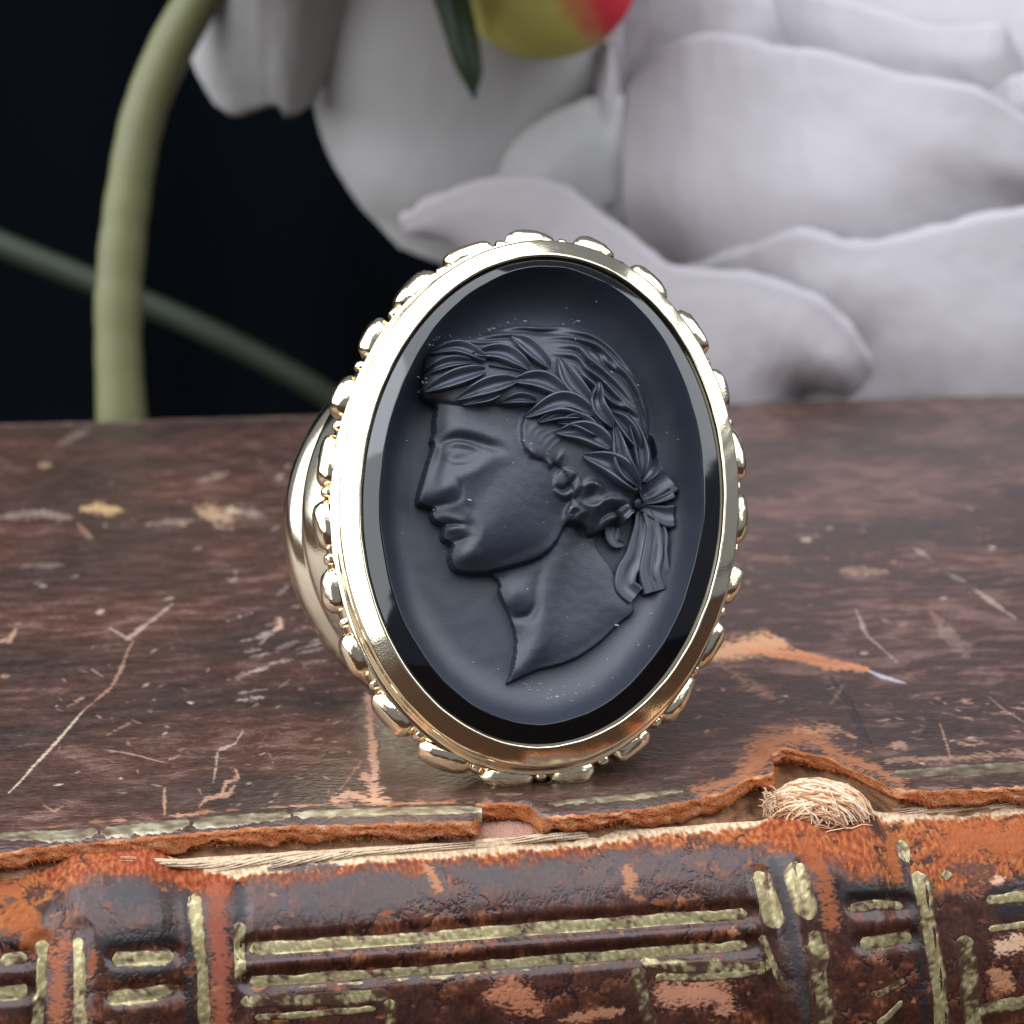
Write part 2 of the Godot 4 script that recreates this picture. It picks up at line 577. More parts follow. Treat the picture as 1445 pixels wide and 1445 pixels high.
var spine_profile := [Vector2(1.2, -2.6), Vector2(0.3, -2.1), Vector2(-0.25, -1.6), Vector2(-0.7, -1.22), Vector2(-1.2, -1.42), Vector2(-1.85, -1.8), Vector2(-2.6, -2.4), Vector2(-3.4, -3.4), Vector2(-4.1, -4.9), Vector2(-4.65, -6.6), Vector2(-5.05, -8.6), Vector2(-5.35, -11.0), Vector2(-5.5, -14.0), Vector2(-5.3, -18.5), Vector2(-4.2, -23.0), Vector2(-2.0, -27.0)]
var spine_curve := []
var spine_len := []


func spine_at(a: float) -> Array:      # [point (t, y), outward normal] at arc length a
	var i := clampi(spine_len.bsearch(a) - 1, 0, spine_len.size() - 2)
	var f := clampf((a - spine_len[i]) / (spine_len[i + 1] - spine_len[i]), 0, 1)
	var d: Vector2 = (spine_curve[mini(i + 2, spine_curve.size() - 1)] - spine_curve[maxi(i - 1, 0)]).normalized()
	return [spine_curve[i].lerp(spine_curve[i + 1], f), Vector2(d.y, -d.x)]


func band_bulge(s: float, a: float) -> float:
	var b := 0.0
	for c in [-18.6, 14.9, -52.0, 48.0]:
		var d := absf(s - c) / 2.5
		b = maxf(b, smoothstep(1.25, 0.55, d))
	return b * 1.0 * smoothstep(0.6, 3.6, a)


# dents pressed by the tools: list of [s0, a0, s1, a1, half width, depth]
var dents := []


func spine_point(s: float, a: float, out := 0.0) -> Vector3:
	var q := spine_at(a)
	var h := band_bulge(s, a) + out
	h += 0.09 * mid.get_noise_2d(s * 1.6, a * 1.6) + 0.010 * fine.get_noise_2d(s * 1.2, a * 1.2)
	for d in dents:
		var p := Vector2(d[0], d[1])
		var e := Vector2(d[2], d[3]) - p
		var w := Vector2(s, a) - p
		if absf(w.x) > absf(e.x) + 1.5 or w.y < minf(e.y, 0) - 1.5 or w.y > maxf(e.y, 0) + 1.5:
			continue
		var dist := (w - e * clampf(w.dot(e) / maxf(e.length_squared(), 1e-6), 0, 1)).length()
		h -= d[5] * smoothstep(d[4] * 1.35, d[4] * 0.7, dist)
	var r: Vector2 = q[0] + q[1] * h
	return bk(s, r.x, r.y)


func sa(px: float, py: float) -> Vector2:     # the spine coordinates seen at a photo pixel (base profile, found by bisection)
	var d := view * Vector3((px - 722.5) / SHARP, -(py - 722.5) / SHARP, -1)
	var crest: float = spine_len[24]
	var lo := crest
	var hi := 20.0
	var p: Vector3 = EYE + d * ((spine_curve[24].y - EYE.y) / d.y) - book_o
	var flat: bool = p.dot(book_t) > spine_curve[24].x
	if flat:
		lo = 0.0
		hi = crest
	for k in 26:
		var a := (lo + hi) / 2
		var q: Vector2 = spine_at(a)[0]
		p = EYE + d * ((q.y - EYE.y) / d.y) - book_o
		if p.dot(book_t) > q.x:       # the ray is already behind the surface at that height
			hi = a
		else:
			lo = a
	return Vector2(p.dot(book_s), lo)


const SW := 84.0
const SA := 15.0
var leather_line := [Vector2(-200, 1360), Vector2(0, 1310), Vector2(55, 1300), Vector2(75, 1262), Vector2(140, 1250), Vector2(230, 1258), Vector2(262, 1256), Vector2(330, 1256), Vector2(352, 1244), Vector2(450, 1230), Vector2(560, 1217), Vector2(590, 1225), Vector2(615, 1212), Vector2(720, 1212), Vector2(790, 1203), Vector2(900, 1190), Vector2(1040, 1186), Vector2(1090, 1195), Vector2(1130, 1215), Vector2(1180, 1225), Vector2(1250, 1250), Vector2(1290, 1240), Vector2(1330, 1255), Vector2(1445, 1230), Vector2(1600, 1230)]
var cream_line := [Vector2(-200, 1150), Vector2(180, 1175), Vector2(270, 1222), Vector2(330, 1234), Vector2(400, 1225), Vector2(498, 1213), Vector2(720, 1199), Vector2(820, 1188), Vector2(971, 1171), Vector2(1050, 1165), Vector2(1100, 1150), Vector2(1240, 1150), Vector2(1255, 1156), Vector2(1445, 1143), Vector2(1600, 1135)]


func sx(s: float, a: float) -> Vector2:
	return Vector2((s / SW + 0.5) * tex_w, a / SA * tex_h)


func sscuff(p: Array, width: float, col: Color, alpha := 0.8, ragged := 0.6, dh := 0.0, taper := true) -> void:
	var q := []
	for k in p:
		var w := sa(k.x, k.y)
		q.append(sx(w.x, w.y))
	stroke(q, maxf(width / 32.0 / SW * tex_w, 1.0), maxf(width / 30.0 / SA * tex_h, 1.0), col, alpha, ragged, dh, taper)


func spine_texture(m: StandardMaterial3D) -> void:
	texture_start(1700, 400)
	var n1 := noise(0.12, 4, 31)
	var n2 := noise(0.6, 3, 32)
	var n3 := noise(2.6, 3, 33)
	var net := noise(0.75, 1, 35)
	net.noise_type = FastNoiseLite.TYPE_CELLULAR
	net.cellular_return_type = FastNoiseLite.RETURN_DISTANCE2_SUB
	for y in tex_h:
		var a := (y + 0.5) / tex_h * SA
		var q: Vector2 = spine_at(a)[0]
		for x in tex_w:
			var s := ((x + 0.5) / tex_w - 0.5) * SW
			var p := seen(bk(s, q.x, q.y))
			var w1 := n1.get_noise_2d(s, a * 1.3)
			var w2 := n2.get_noise_2d(s, a * 1.3)
			var w3 := n3.get_noise_2d(s * 1.4, a * 0.8)
			var k := clampf(0.45 + 0.5 * w1 + 0.4 * w2 + 0.35 * w3, 0, 1)
			# dark red-brown leather with orange wear
			var r := lerpf(0.17, 0.37, k)
			var g := lerpf(0.095, 0.20, k)
			var b := lerpf(0.072, 0.135, k)
			var wear := clampf((w2 + 0.6 * w1 + 0.4 * w3 - 0.3) * 1.3, 0, 1) * 0.7
			var over := (line_at(leather_line, p.x) - p.y + 8.0) / 20.0 + w2 * 0.7 + w3 * 0.35
			var edge := clampf(over * 0.95 + 0.4, 0, 1)
			wear = maxf(wear, edge)
			r = lerpf(r, 0.57 + 0.18 * w3 + 0.06 * w1, wear)
			g = lerpf(g, 0.285 + 0.2 * w3 + 0.12 * w1, wear)
			b = lerpf(b, 0.11 + 0.17 * w3 + 0.1 * w1, wear)
			var over2 := (line_at(cream_line, p.x) - p.y + 7.0) / 8.0 + w2 * 0.7 + w3 * 0.4
			var cream := clampf(over2 * 1.4 + 0.3, 0, 1)
			r = lerpf(r, 0.78 + 0.16 * w3, cream)
			g = lerpf(g, 0.66 + 0.2 * w3, cream)
			b = lerpf(b, 0.53 + 0.2 * w3, cream)
			var crack := smoothstep(0.16, 0.02, net.get_noise_2d(s * 0.8 + 0.5 * w2, a + 0.5 * w3) + 1.0) * clampf(0.35 + 1.4 * w1 + 0.8 * w2, 0, 0.8) * (1.0 - cream)
			r = lerpf(r, 0.1, crack)
			g = lerpf(g, 0.05, crack)
			b = lerpf(b, 0.045, crack)
			var i := y * tex_w + x
			tr[i] = r
			tg[i] = g
			tb[i] = b
			tq[i] = lerpf(lerpf(0.30 + 0.12 * w2, 0.85, wear), 0.95, cream)
			th[i] = 0.5 - 0.9 * crack + 0.2 * w2 + 0.25 * w3 - 0.8 * edge * (1.0 - cream) + 0.25 * cream + 0.9 * edge * w3
	var orange := Color(0.58, 0.30, 0.12)
	var tan_c := Color(0.66, 0.45, 0.31)
	# rubbed ridges beside the raised bands and bare patches
	sscuff([Vector2(305, 1258), Vector2(308, 1330), Vector2(312, 1445)], 17, Color(0.58, 0.29, 0.19), 0.85, 0.9, -0.2, false)
	sscuff([Vector2(10, 1250), Vector2(30, 1300), Vector2(55, 1330)], 26, orange, 0.9, 0.9, 0, false)
	sscuff([Vector2(85, 1340), Vector2(80, 1400), Vector2(85, 1460)], 14, Color(0.66, 0.38, 0.24), 0.8, 1.1, 0, false)
	sscuff([Vector2(130, 1345), Vector2(128, 1375)], 9, orange, 0.8, 0.9)
	sscuff([Vector2(1130, 1205), Vector2(1155, 1250), Vector2(1165, 1300)], 14, orange, 0.85, 1.0, 0, false)
	sscuff([Vector2(1258, 1180), Vector2(1262, 1230), Vector2(1268, 1250)], 13, orange, 0.95, 0.7, 0, false)
	sscuff([Vector2(1350, 1180), Vector2(1400, 1190), Vector2(1445, 1185)], 30, orange, 0.9, 1.0, 0, false)
	sscuff([Vector2(1340, 1225), Vector2(1400, 1225)], 14, Color(0.3, 0.2, 0.2), 0.7, 1.2)
	sscuff([Vector2(600, 1222), Vector2(612, 1240), Vector2(618, 1255)], 8, tan_c, 0.9, 0.8, 0, false)
	sscuff([Vector2(886, 1232), Vector2(888, 1248)], 13, tan_c, 0.9, 0.8, 0, false)
	sscuff([Vector2(690, 1405), Vector2(720, 1400), Vector2(760, 1425)], 24, Color(0.68, 0.42, 0.28), 0.85, 1.0)
	sscuff([Vector2(790, 1440), Vector2(880, 1425)], 10, tan_c, 0.8, 1.1)
	sscuff([Vector2(940, 1400), Vector2(1010, 1400), Vector2(1020, 1415)], 22, Color(0.74, 0.5, 0.38), 0.85, 0.8, 0, false)
	sscuff([Vector2(1028, 1313), Vector2(1040, 1316)], 9, tan_c, 0.85, 0.8)
	sscuff([Vector2(1400, 1370), Vector2(1425, 1390)], 20, tan_c, 0.9, 0.9)
	sscuff([Vector2(1410, 1335), Vector2(1445, 1330)], 14, Color(0.84, 0.68, 0.54), 0.9, 0.8, 0, false)
	sscuff([Vector2(1400, 1245), Vector2(1415, 1240)], 11, Color(0.84, 0.66, 0.54), 0.9, 0.8)
	# dark tooled grooves
	sscuff([Vector2(337, 1252), Vector2(338, 1275), Vector2(338, 1298)], 11.4, Color(0.12, 0.075, 0.07), 0.85, 0.55, -0.3, false)
	sscuff([Vector2(262, 1258), Vector2(266, 1340), Vector2(270, 1470)], 7.6, Color(0.12, 0.075, 0.07), 0.85, 0.55, -0.3, false)
	sscuff([Vector2(1092, 1220), Vector2(1106, 1280), Vector2(1128, 1400), Vector2(1135, 1470)], 9.1, Color(0.12, 0.075, 0.07), 0.85, 0.55, -0.3, false)
	sscuff([Vector2(1270, 1200), Vector2(1288, 1280), Vector2(1300, 1370), Vector2(1308, 1470)], 8.4, Color(0.12, 0.075, 0.07), 0.85, 0.55, -0.3, false)
	# blackened leather
	sscuff([Vector2(165, 1270), Vector2(240, 1268)], 20, Color(0.15, 0.11, 0.13), 0.7, 0.9, 0, false)
	sscuff([Vector2(150, 1330), Vector2(245, 1320)], 13, Color(0.1, 0.08, 0.09), 0.85, 0.8, 0, false)
	sscuff([Vector2(160, 1372), Vector2(240, 1362)], 9, Color(0.1, 0.08, 0.09), 0.8, 0.9, 0, false)
	sscuff([Vector2(1185, 1262), Vector2(1270, 1258)], 13, Color(0.08, 0.06, 0.06), 0.9, 0.8, 0, false)
	sscuff([Vector2(1410, 1285), Vector2(1450, 1280)], 9, Color(0.07, 0.05, 0.06), 0.9, 0.6, 0, false)
	sscuff([Vector2(1405, 1260), Vector2(1450, 1255)], 12, Color(0.09, 0.07, 0.07), 0.85, 0.8, 0, false)
	sscuff([Vector2(380, 1225), Vector2(480, 1222)], 10, Color(0.24, 0.17, 0.19), 0.7, 1.0)
	for k in 90:
		var x := rng.randf_range(0, 1445)
		var y := rng.randf_range(1240, 1445)
		sscuff([Vector2(x, y), Vector2(x + rng.randf_range(2, 22), y + rng.randf_range(-5, 5))], rng.randf_range(2, 6), [tan_c, orange, Color(0.18, 0.1, 0.1)][k % 3], rng.randf_range(0.3, 0.8), 1.0)
	texture_done(m, 0.035)


# a tooled line on the spine: a slim raised strip of worn gilt that follows the leather
func gilt_strip(px: Array, half: float, worn: float, parent: Node, at: Vector3) -> void:
	var p := []
	for k in px:
		p.append(sa(k.x, k.y))
	var path := spline(p, maxi(int((p[0] as Vector2).distance_to(p[p.size() - 1]) / 0.11 / (p.size() - 1)), 4))
	var rr := []
	var cc := PackedColorArray()
	var sd: float = p[0].x * 7.0 + p[0].y
	for i in path.size():
		var d: Vector2 = (path[mini(i + 1, path.size() - 1)] - path[maxi(i - 1, 0)]).normalized()
		var n := Vector2(-d.y, d.x)
		var w1 := half * (1.1 + 0.5 * mid.get_noise_2d(i * 0.35, sd) + 0.2 * fine.get_noise_2d(i * 0.11, sd))
		var w2 := half * (1.1 + 0.5 * mid.get_noise_2d(i * 0.35 + 50, sd) + 0.2 * fine.get_noise_2d(i * 0.11 + 50, sd))
		var end := clampf(minf(i, path.size() - 1 - i) / (half / 0.11 * 0.8), 0.06, 1.0)
		w1 *= sqrt(end)
		w2 *= sqrt(end)
		var c: Vector2 = path[i]
		var row := PackedVector3Array()
		for k in [[-1.3, -0.03], [-1.1, 0.0], [-0.85, 0.018], [-0.6, 0.022], [-0.3, 0.025], [0.0, 0.026], [0.3, 0.025], [0.6, 0.022], [0.85, 0.018], [1.1, 0.0], [1.3, -0.03]]:
			var q: Vector2 = c + n * (k[0] * (w1 if k[0] < 0 else w2))
			row.append(spine_point(q.x, q.y, k[1]))
			var wear := smoothstep(0.34, 0.66, 0.70 - worn * 0.8 + 0.42 * fine.get_noise_2d(q.x * 2.6 + 40, q.y * 2.9) + 0.55 * mid.get_noise_2d(q.x * 5.0, q.y * 5.0) - (0.4 if absf(k[0]) > 1.0 else 0.12 if absf(k[0]) > 0.6 else 0.0))
			var glint := clampf(fine.get_noise_2d(q.x * 3.3, q.y * 3.3 + 90) * 1.6, 0, 1)
			cc.append(Color(0.085, 0.04, 0.025).lerp(Color(0.31, 0.25, 0.115).lerp(Color(0.62, 0.54, 0.30), glint), wear))
		rr.append(row)
	var g := Geo.new()
	g.c = cc
	g.rows(rr)
	build(g, "gilt_line", M.gilt, parent, at)


func book() -> void:
	book_s = Vector3(cos(deg_to_rad(BOOK_TURN)), 0, -sin(deg_to_rad(BOOK_TURN)))
	book_t = Vector3(-sin(deg_to_rad(BOOK_TURN)), 0, -cos(deg_to_rad(BOOK_TURN)))
	spine_curve = spline(spine_profile, 8)
	var len := 0.0
	for i in spine_curve.size():
		if i:
			len += spine_curve[i].distance_to(spine_curve[i - 1])
		spine_len.append(len)
	var at := bk(0, 50, -RISE)
	var b := thing("antique_book", "old leather bound book with cracked joint and gilt tooled spine", "book", at)
	var lm := mat("cover_leather", Color.WHITE, 0.32, 0.0, 0.68)
	cover_texture(lm)
	var q0 := st(0, 597)
	var q1 := st(1445, 556)
	# top cover
	var rr := []
	var uu := []
	var edge := []
	var cols := 560
	for j in 56:
		rr.append(PackedVector3Array())
		uu.append(PackedVector2Array())
	for i in cols + 1:
		var s := -54.0 + 138.0 * i / cols
		# the torn line is known by pixel; find where this s meets it
		var px := 722.5
		for k in 8:
			px += (s - st(px, line_at(torn, px)).x) * 31.0
		var t0 := st(px, line_at(torn, px)).y + 0.05 * fine.get_noise_2d(s * 2.3, 4.0)
		edge.append(Vector2(s, t0))
		var t1 := lerpf(q0.y, q1.y, (s - q0.x) / (q1.x - q0.x)) + 0.12 * fine.get_noise_2d(s * 0.6, 9.0)
		for j in 56:
			var f := pow(j / 55.0, 1.9)
			var t := lerpf(t0, t1, f)
			var y := 0.10 * mid.get_noise_2d(s * 0.8, t * 0.8) * clampf((t - t0) / 4.0, 0.0, 1.0)
			y -= 0.22 * exp(-(t - t0) / 0.35) + 0.12 * exp(-(t1 - t) / 0.5)
			# the leather lifts a little over the broken cord
			y += 0.55 * exp(-pow((s - 13.6) / 3.4, 2)) * exp(-(t - t0) / 2.2)
			rr[j].append(bk(s, t, y))
			uu[j].append(board_uv(s, t))
	var g := Geo.new()
	g.rows(rr, false, false, uu)
	build(g, "front_cover", lm, b, at)
	# torn leather along the front of the cover, rolled down to the joint
	rr = []
	for k in 9:
		rr.append(PackedVector3Array())
	for i in edge.size():
		var e: Vector2 = edge[i]
		var top: Vector3 = (rr[0][0] if false else bk(e.x, e.y, 0))
		var y0 := -0.22 + 0.55 * exp(-pow((e.x - 13.6) / 3.4, 2))
		var n := fine.get_noise_2d(e.x * 1.4, 31.0)
		var n2 := fine.get_noise_2d(e.x * 0.35, 77.0)
		var thick := 0.66 + 0.5 * n2 + 0.16 * n
		var prof := [[0.14, 0.02], [0.0, 0.04], [-0.09, -0.01], [-0.15, -0.16 * thick], [-0.09, -0.42 * thick], [-0.24, -0.56 * thick], [-0.26, -0.8 * thick], [-0.12, -1.0 * thick], [1.2, -1.1 * thick]]
		for k in 9:
			var j := 0.17 * fine.get_noise_2d(e.x * 1.5 + k * 13.0, k * 5.0) + 0.10 * mid.get_noise_2d(e.x * 5.0, k * 40.0) + 0.04 * n
			rr[k].append(bk(e.x, e.y + prof[k][0] + j * (1.0 if k > 1 else 0.3), y0 + prof[k][1] + 0.6 * j))
	g = Geo.new()
	for k in 9:
		for i in edge.size():
			var c := clampf(0.5 + 0.6 * fine.get_noise_2d(edge[i].x * 1.1, k * 3.0) + 0.35 * mid.get_noise_2d(edge[i].x * 3.0, k * 9.0), 0, 1)
			g.c.append(Color(0.20, 0.045, 0.015).lerp(Color(0.56, 0.22, 0.085), c).lerp(Color(0.62, 0.40, 0.24), clampf(c * 2.2 - 1.3, 0, 1)))
	g.rows(rr, false, true)
	build(g, "torn_leather_edge", M.orange_leather, b, at)
	# rough lining behind the gap of the joint
	var lining := Geo.new()
	var lr := []
	for j in 8:
		var row := PackedVector3Array()
		for i in range(100, 360):
			var e: Vector2 = edge[i]
			var up := 0.55 * exp(-pow((e.x - 13.6) / 3.4, 2))
			var lump_ := 0.22 * fine.get_noise_2d(e.x * 0.8, j * 0.7 + 60)
			row.append(bk(e.x, e.y + 0.55 - 0.12 * j + lump_, lerpf(-0.5 + up, -1.75, j / 7.0)))
			var c := clampf(0.45 + 0.8 * fine.get_noise_2d(e.x * 0.9 + 30, j * 1.3), 0, 1)
			lining.c.append(Color(0.10, 0.045, 0.022).lerp(Color(0.46, 0.24, 0.13), c))
		lr.append(row)
	for j in 6:
		var row := PackedVector3Array()
		for i in range(100, 360):
			var from: Vector3 = lr[7][i - 100]
			var c := clampf(0.5 + 0.8 * fine.get_noise_2d(edge[i].x * 0.9 + 30, 12 + j * 1.3), 0, 1)
			row.append(from.lerp(bk(edge[i].x, -0.2, -1.62), (j + 1) / 6.0) + Vector3(0, 0.14 * fine.get_noise_2d(edge[i].x * 0.9, 70.0 + j * 0.8), 0))
			lining.c.append(Color(0.16, 0.075, 0.04).lerp(Color(0.5, 0.28, 0.17), c))
		lr.append(row)
	lining.rows(lr)
	build(lining, "joint_lining", M.orange_leather, b, at)
	# loose suede fibres standing off the torn edge
	var mm := MultiMesh.new()
	mm.transform_format = MultiMesh.TRANSFORM_3D
	var fg := tube([Vector3(0, 0, 0), Vector3(0.03, 0.3, 0), Vector3(0.12, 0.62, 0.05), Vector3(0.3, 0.85, 0.1)], [0.035, 0.03, 0.022, 0.006], 4)
	mm.mesh = fg.mesh(Vector3.ZERO)
	mm.instance_count = 4200
	for i in 4200:
		var e: Vector2 = edge[rng.randi_range(110, 340)]
		var p := bk(e.x, e.y - rng.randf_range(0.1, 0.34), -0.2 - rng.randf_range(0.0, 0.62) + 0.55 * exp(-pow((e.x - 13.6) / 3.4, 2)))
		var bs := Basis.from_euler(Vector3(rng.randf_range(0.6, 2.2), rng.randf_range(-1.2, 1.2), rng.randf_range(-1.2, 1.2))).scaled(Vector3.ONE * rng.randf_range(0.14, 0.42))
		mm.set_instance_transform(i, Transform3D(bs, (p - at) * MM))
	var mi := MultiMeshInstance3D.new()
	mi.multimesh = mm
	mi.material_override = M.orange_fibre
	mi.name = "suede_fibres"
	mi.set_meta("kind", "stuff")
	b.add_child(mi, true)
	# gilt rule on the cover beside the joint, broken into pieces
	for k in [
		[[Vector2(-190, 1189), Vector2(0, 1174), Vector2(80, 1171), Vector2(139, 1167)], [Vector2(-190, 1207), Vector2(0, 1191), Vector2(80, 1187), Vector2(137, 1181)], "gilt"],
		[[Vector2(143, 1167), Vector2(210, 1160), Vector2(273, 1153)], [Vector2(141, 1181), Vector2(210, 1176), Vector2(262, 1171)], "gilt"],
		[[Vector2(280, 1154), Vector2(340, 1149), Vector2(412, 1144)], [Vector2(266, 1171), Vector2(340, 1164), Vector2(408, 1158)], "gilt"],
		[[Vector2(415, 1144), Vector2(540, 1139), Vector2(680, 1136)], [Vector2(413, 1157), Vector2(540, 1153), Vector2(680, 1149)], "gilt"],
		[[Vector2(772, 1131), Vector2(860, 1123), Vector2(968, 1113)], [Vector2(776, 1140), Vector2(860, 1134), Vector2(960, 1123)], "dull_gilt"],
		[[Vector2(1252, 1087), Vector2(1340, 1080), Vector2(1445, 1073), Vector2(1600, 1065)], [Vector2(1262, 1106), Vector2(1340, 1102), Vector2(1445, 1094), Vector2(1600, 1086)], "dull_gilt"],
	]:
		var up := spline(k[0], 24)
		var dn := spline(k[1], 24)
		rr = []
		for i in up.size():
			var p: Vector2 = st(up[i].x, up[i].y + 1.5 * fine.get_noise_2d(up[i].x * 0.08, 1.0))
			var q: Vector2 = st(dn[i].x, dn[i].y + 2.2 * fine.get_noise_2d(dn[i].x * 0.08, 8.0))
			var end := clampf(minf(i, up.size() - 1 - i) / 3.0, 0.3, 1.0)
			var row := PackedVector3Array()
			for c in 9:
				var f := c / 8.0
				var w := p.lerp(q, 0.5 + (f - 0.5) * end)
				var y: float = [-0.25, 0.05, 0.075, 0.05, 0.085, 0.06, 0.08, 0.02, -0.35][c] + 0.03 * fine.get_noise_2d(w.x * 1.8, w.y * 1.8)
				row.append(bk(w.x, w.y, y - 0.16 * f * f))
			rr.append(row)
		g = Geo.new()
		if true:
			for row in rr:
				for w in row:
					var v: float = clampf((0.55 if k[2] == "gilt" else 0.3) + 0.8 * fine.get_noise_2d(w.x * 0.9, w.z * 1.7) + 0.5 * mid.get_noise_2d(w.x * 3.0, w.z * 5.0), 0, 1)
					g.c.append(Color(0.14, 0.09, 0.06).lerp(Color(0.40, 0.35, 0.21), v).lerp(Color(0.56, 0.51, 0.36), clampf(v * 2.0 - 1.3, 0, 1)))
		g.rows(rr)
		build(g, "gilt_rule", M.gilt, b, at)
	# inside the board and pages (hidden from the front, seen from the sides)
	for k in [["board_core", -53.9, 83.9, 0.9, 0.0, -0.6, -3.0, "dark_board"], ["page_block", -50.0, 80.0, 1.6, -4.0, -3.05, -28.4, "paper"], ["back_cover", -54.0, 84.0, 0.9, 0.0, -28.5, -31.9, "dark_board"]]:
		g = Geo.new()
		rr = []
		for y in [k[5], k[5], k[6], k[6]]:
			var inner: bool = rr.size() in [0, 3]
			var row := PackedVector3Array()
			for c in [[k[1], 0], [k[2], 0], [k[2], 1], [k[1], 1]]:
				var t: float = k[3] if c[1] == 0 else lerpf(q0.y, q1.y, (c[0] - q0.x) / (q1.x - q0.x)) - 0.5 + k[4]
				if k[0] == "board_core" and c[1] == 0:
					t = 8.0
				row.append(bk(c[0] * (0.0 if inner else 1.0), lerpf(t, 50.0, 1.0 if inner else 0.0), y))
			rr.append(row)
		g.rows(rr, true)
		build(g, k[0], M[k[7]], b, at)
	# spine
	var sm := mat("spine_leather", Color.WHITE, 0.31, 0.0, 0.5)
	spine_texture(sm)
	for k in [
		[Vector2(350, 1338), Vector2(700, 1314), Vector2(1058, 1288), 0.30, 0.22], [Vector2(350, 1386), Vector2(700, 1362), Vector2(1062, 1334), 0.26, 0.22],
		[Vector2(345, 1362), Vector2(700, 1338), Vector2(1060, 1310), 0.2, -0.12],
	]:
		var p := sa(k[0].x, k[0].y)
		var q := sa(k[2].x, k[2].y)
		dents.append([p.x, p.y, q.x, q.y, k[3] * 1.5, k[4]])
	for k in [[278, 1255, 288, 1480], [338, 1255, 338, 1480], [60, 1330, 50, 1480], [112, 1320, 112, 1480], [1072, 1235, 1102, 1480], [1128, 1230, 1160, 1480], [1276, 1180, 1330, 1480], [165, 1352, 245, 1345], [160, 1402, 245, 1394], [1200, 1280, 1280, 1276], [1210, 1328, 1285, 1322], [0, 1352, 38, 1350], [0, 1402, 38, 1398]]:
		var p := sa(k[0], k[1])
		var q := sa(k[2], k[3])
		dents.append([p.x, p.y, q.x, q.y, 0.42, 0.2])
	rr = []
	uu = []
	for j in 150:
		var a := 30.0 * pow(j / 149.0, 1.45)
		var row := PackedVector3Array()
		var ur := PackedVector2Array()
		for i in 661:
			var s := -54.0 + 138.0 * i / 660
			row.append(spine_point(s, a))
			ur.append(Vector2(s / SW + 0.5, a / SA))
		rr.append(row)
		uu.append(ur)
	g = Geo.new()
	g.rows(rr, false, true, uu)
	var sp := build(g, "spine", sm, b, at)
	# tooled lines
	for k in [
		[[Vector2(352, 1340), Vector2(520, 1330), Vector2(700, 1316), Vector2(880, 1303), Vector2(1056, 1290)], 0.27, "gilt"],
		[[Vector2(352, 1388), Vector2(520, 1378), Vector2(700, 1364), Vector2(900, 1347), Vector2(1056, 1336)], 0.24, "gilt"],
		[[Vector2(340, 1415), Vector2(450, 1410), Vector2(548, 1404)], 0.25, "dull_gilt"], [[Vector2(548, 1410), Vector2(552, 1436), Vector2(552, 1470)], 0.22, "dull_gilt"], [[Vector2(360, 1436), Vector2(450, 1430), Vector2(530, 1424)], 0.13, "gilt"],
		[[Vector2(898, 1366), Vector2(905, 1400), Vector2(925, 1450)], 0.3, "dull_gilt"], [[Vector2(905, 1358), Vector2(1000, 1366), Vector2(1090, 1362)], 0.3, "dull_gilt"], [[Vector2(925, 1380), Vector2(1000, 1378), Vector2(1085, 1368)], 0.16, "gilt"],
		[[Vector2(338, 1300), Vector2(338, 1345), Vector2(337, 1388)], 0.3, "gilt"], 
		[[Vector2(276, 1258), Vector2(280, 1330), Vector2(288, 1400), Vector2(290, 1470)], 0.24, "gilt"], 
		[[Vector2(60, 1326), Vector2(58, 1390), Vector2(52, 1470)], 0.26, "gilt"], [[Vector2(110, 1326), Vector2(112, 1390), Vector2(114, 1470)], 0.28, "gilt"],
		[[Vector2(0, 1356), Vector2(20, 1354), Vector2(38, 1351)], 0.24, "gilt"], [[Vector2(-10, 1404), Vector2(20, 1400), Vector2(38, 1394)], 0.3, "gilt"],
		[[Vector2(158, 1356), Vector2(200, 1353), Vector2(246, 1349)], 0.26, "gilt"], [[Vector2(150, 1408), Vector2(200, 1402), Vector2(246, 1394)], 0.3, "gilt"],
		[[Vector2(1068, 1228), Vector2(1082, 1262), Vector2(1098, 1310)], 0.38, "gilt"], [[Vector2(1114, 1222), Vector2(1126, 1255), Vector2(1136, 1298)], 0.4, "gilt"], 
		[[Vector2(1143, 1312), Vector2(1150, 1370), Vector2(1160, 1470)], 0.36, "dull_gilt"], [[Vector2(1076, 1320), Vector2(1092, 1360), Vector2(1108, 1400)], 0.16, "dull_gilt"],
		[[Vector2(1272, 1182), Vector2(1282, 1215)], 0.3, "gilt"], [[Vector2(1296, 1228), Vector2(1310, 1300), Vector2(1325, 1380), Vector2(1332, 1470)], 0.32, "gilt"], 
		[[Vector2(1188, 1284), Vector2(1230, 1276), Vector2(1276, 1280)], 0.22, "dull_gilt"], [[Vector2(1206, 1330), Vector2(1240, 1326), Vector2(1288, 1324)], 0.28, "gilt"],
		[[Vector2(1225, 1398), Vector2(1250, 1390), Vector2(1276, 1384)], 0.14, "gilt"], [[Vector2(1228, 1436), Vector2(1250, 1424), Vector2(1272, 1412)], 0.14, "gilt"],
		[[Vector2(1335, 1228), Vector2(1336, 1242)], 0.3, "gilt"], [[Vector2(1392, 1272), Vector2(1420, 1268), Vector2(1460, 1262)], 0.2, "gilt"], [[Vector2(1395, 1312), Vector2(1460, 1302)], 0.13, "gilt"],
		[[Vector2(1380, 1430), Vector2(1410, 1420), Vector2(1460, 1410)], 0.24, "gilt"],
		[[Vector2(1360, 1320), Vector2(1368, 1390), Vector2(1374, 1470)], 0.4, "dull_gilt"],
	]:
		gilt_strip(k[0], k[1], 0.0 if k[2] == "gilt" else 0.28, sp, at)
	var patch := Geo.new()
	rr = []
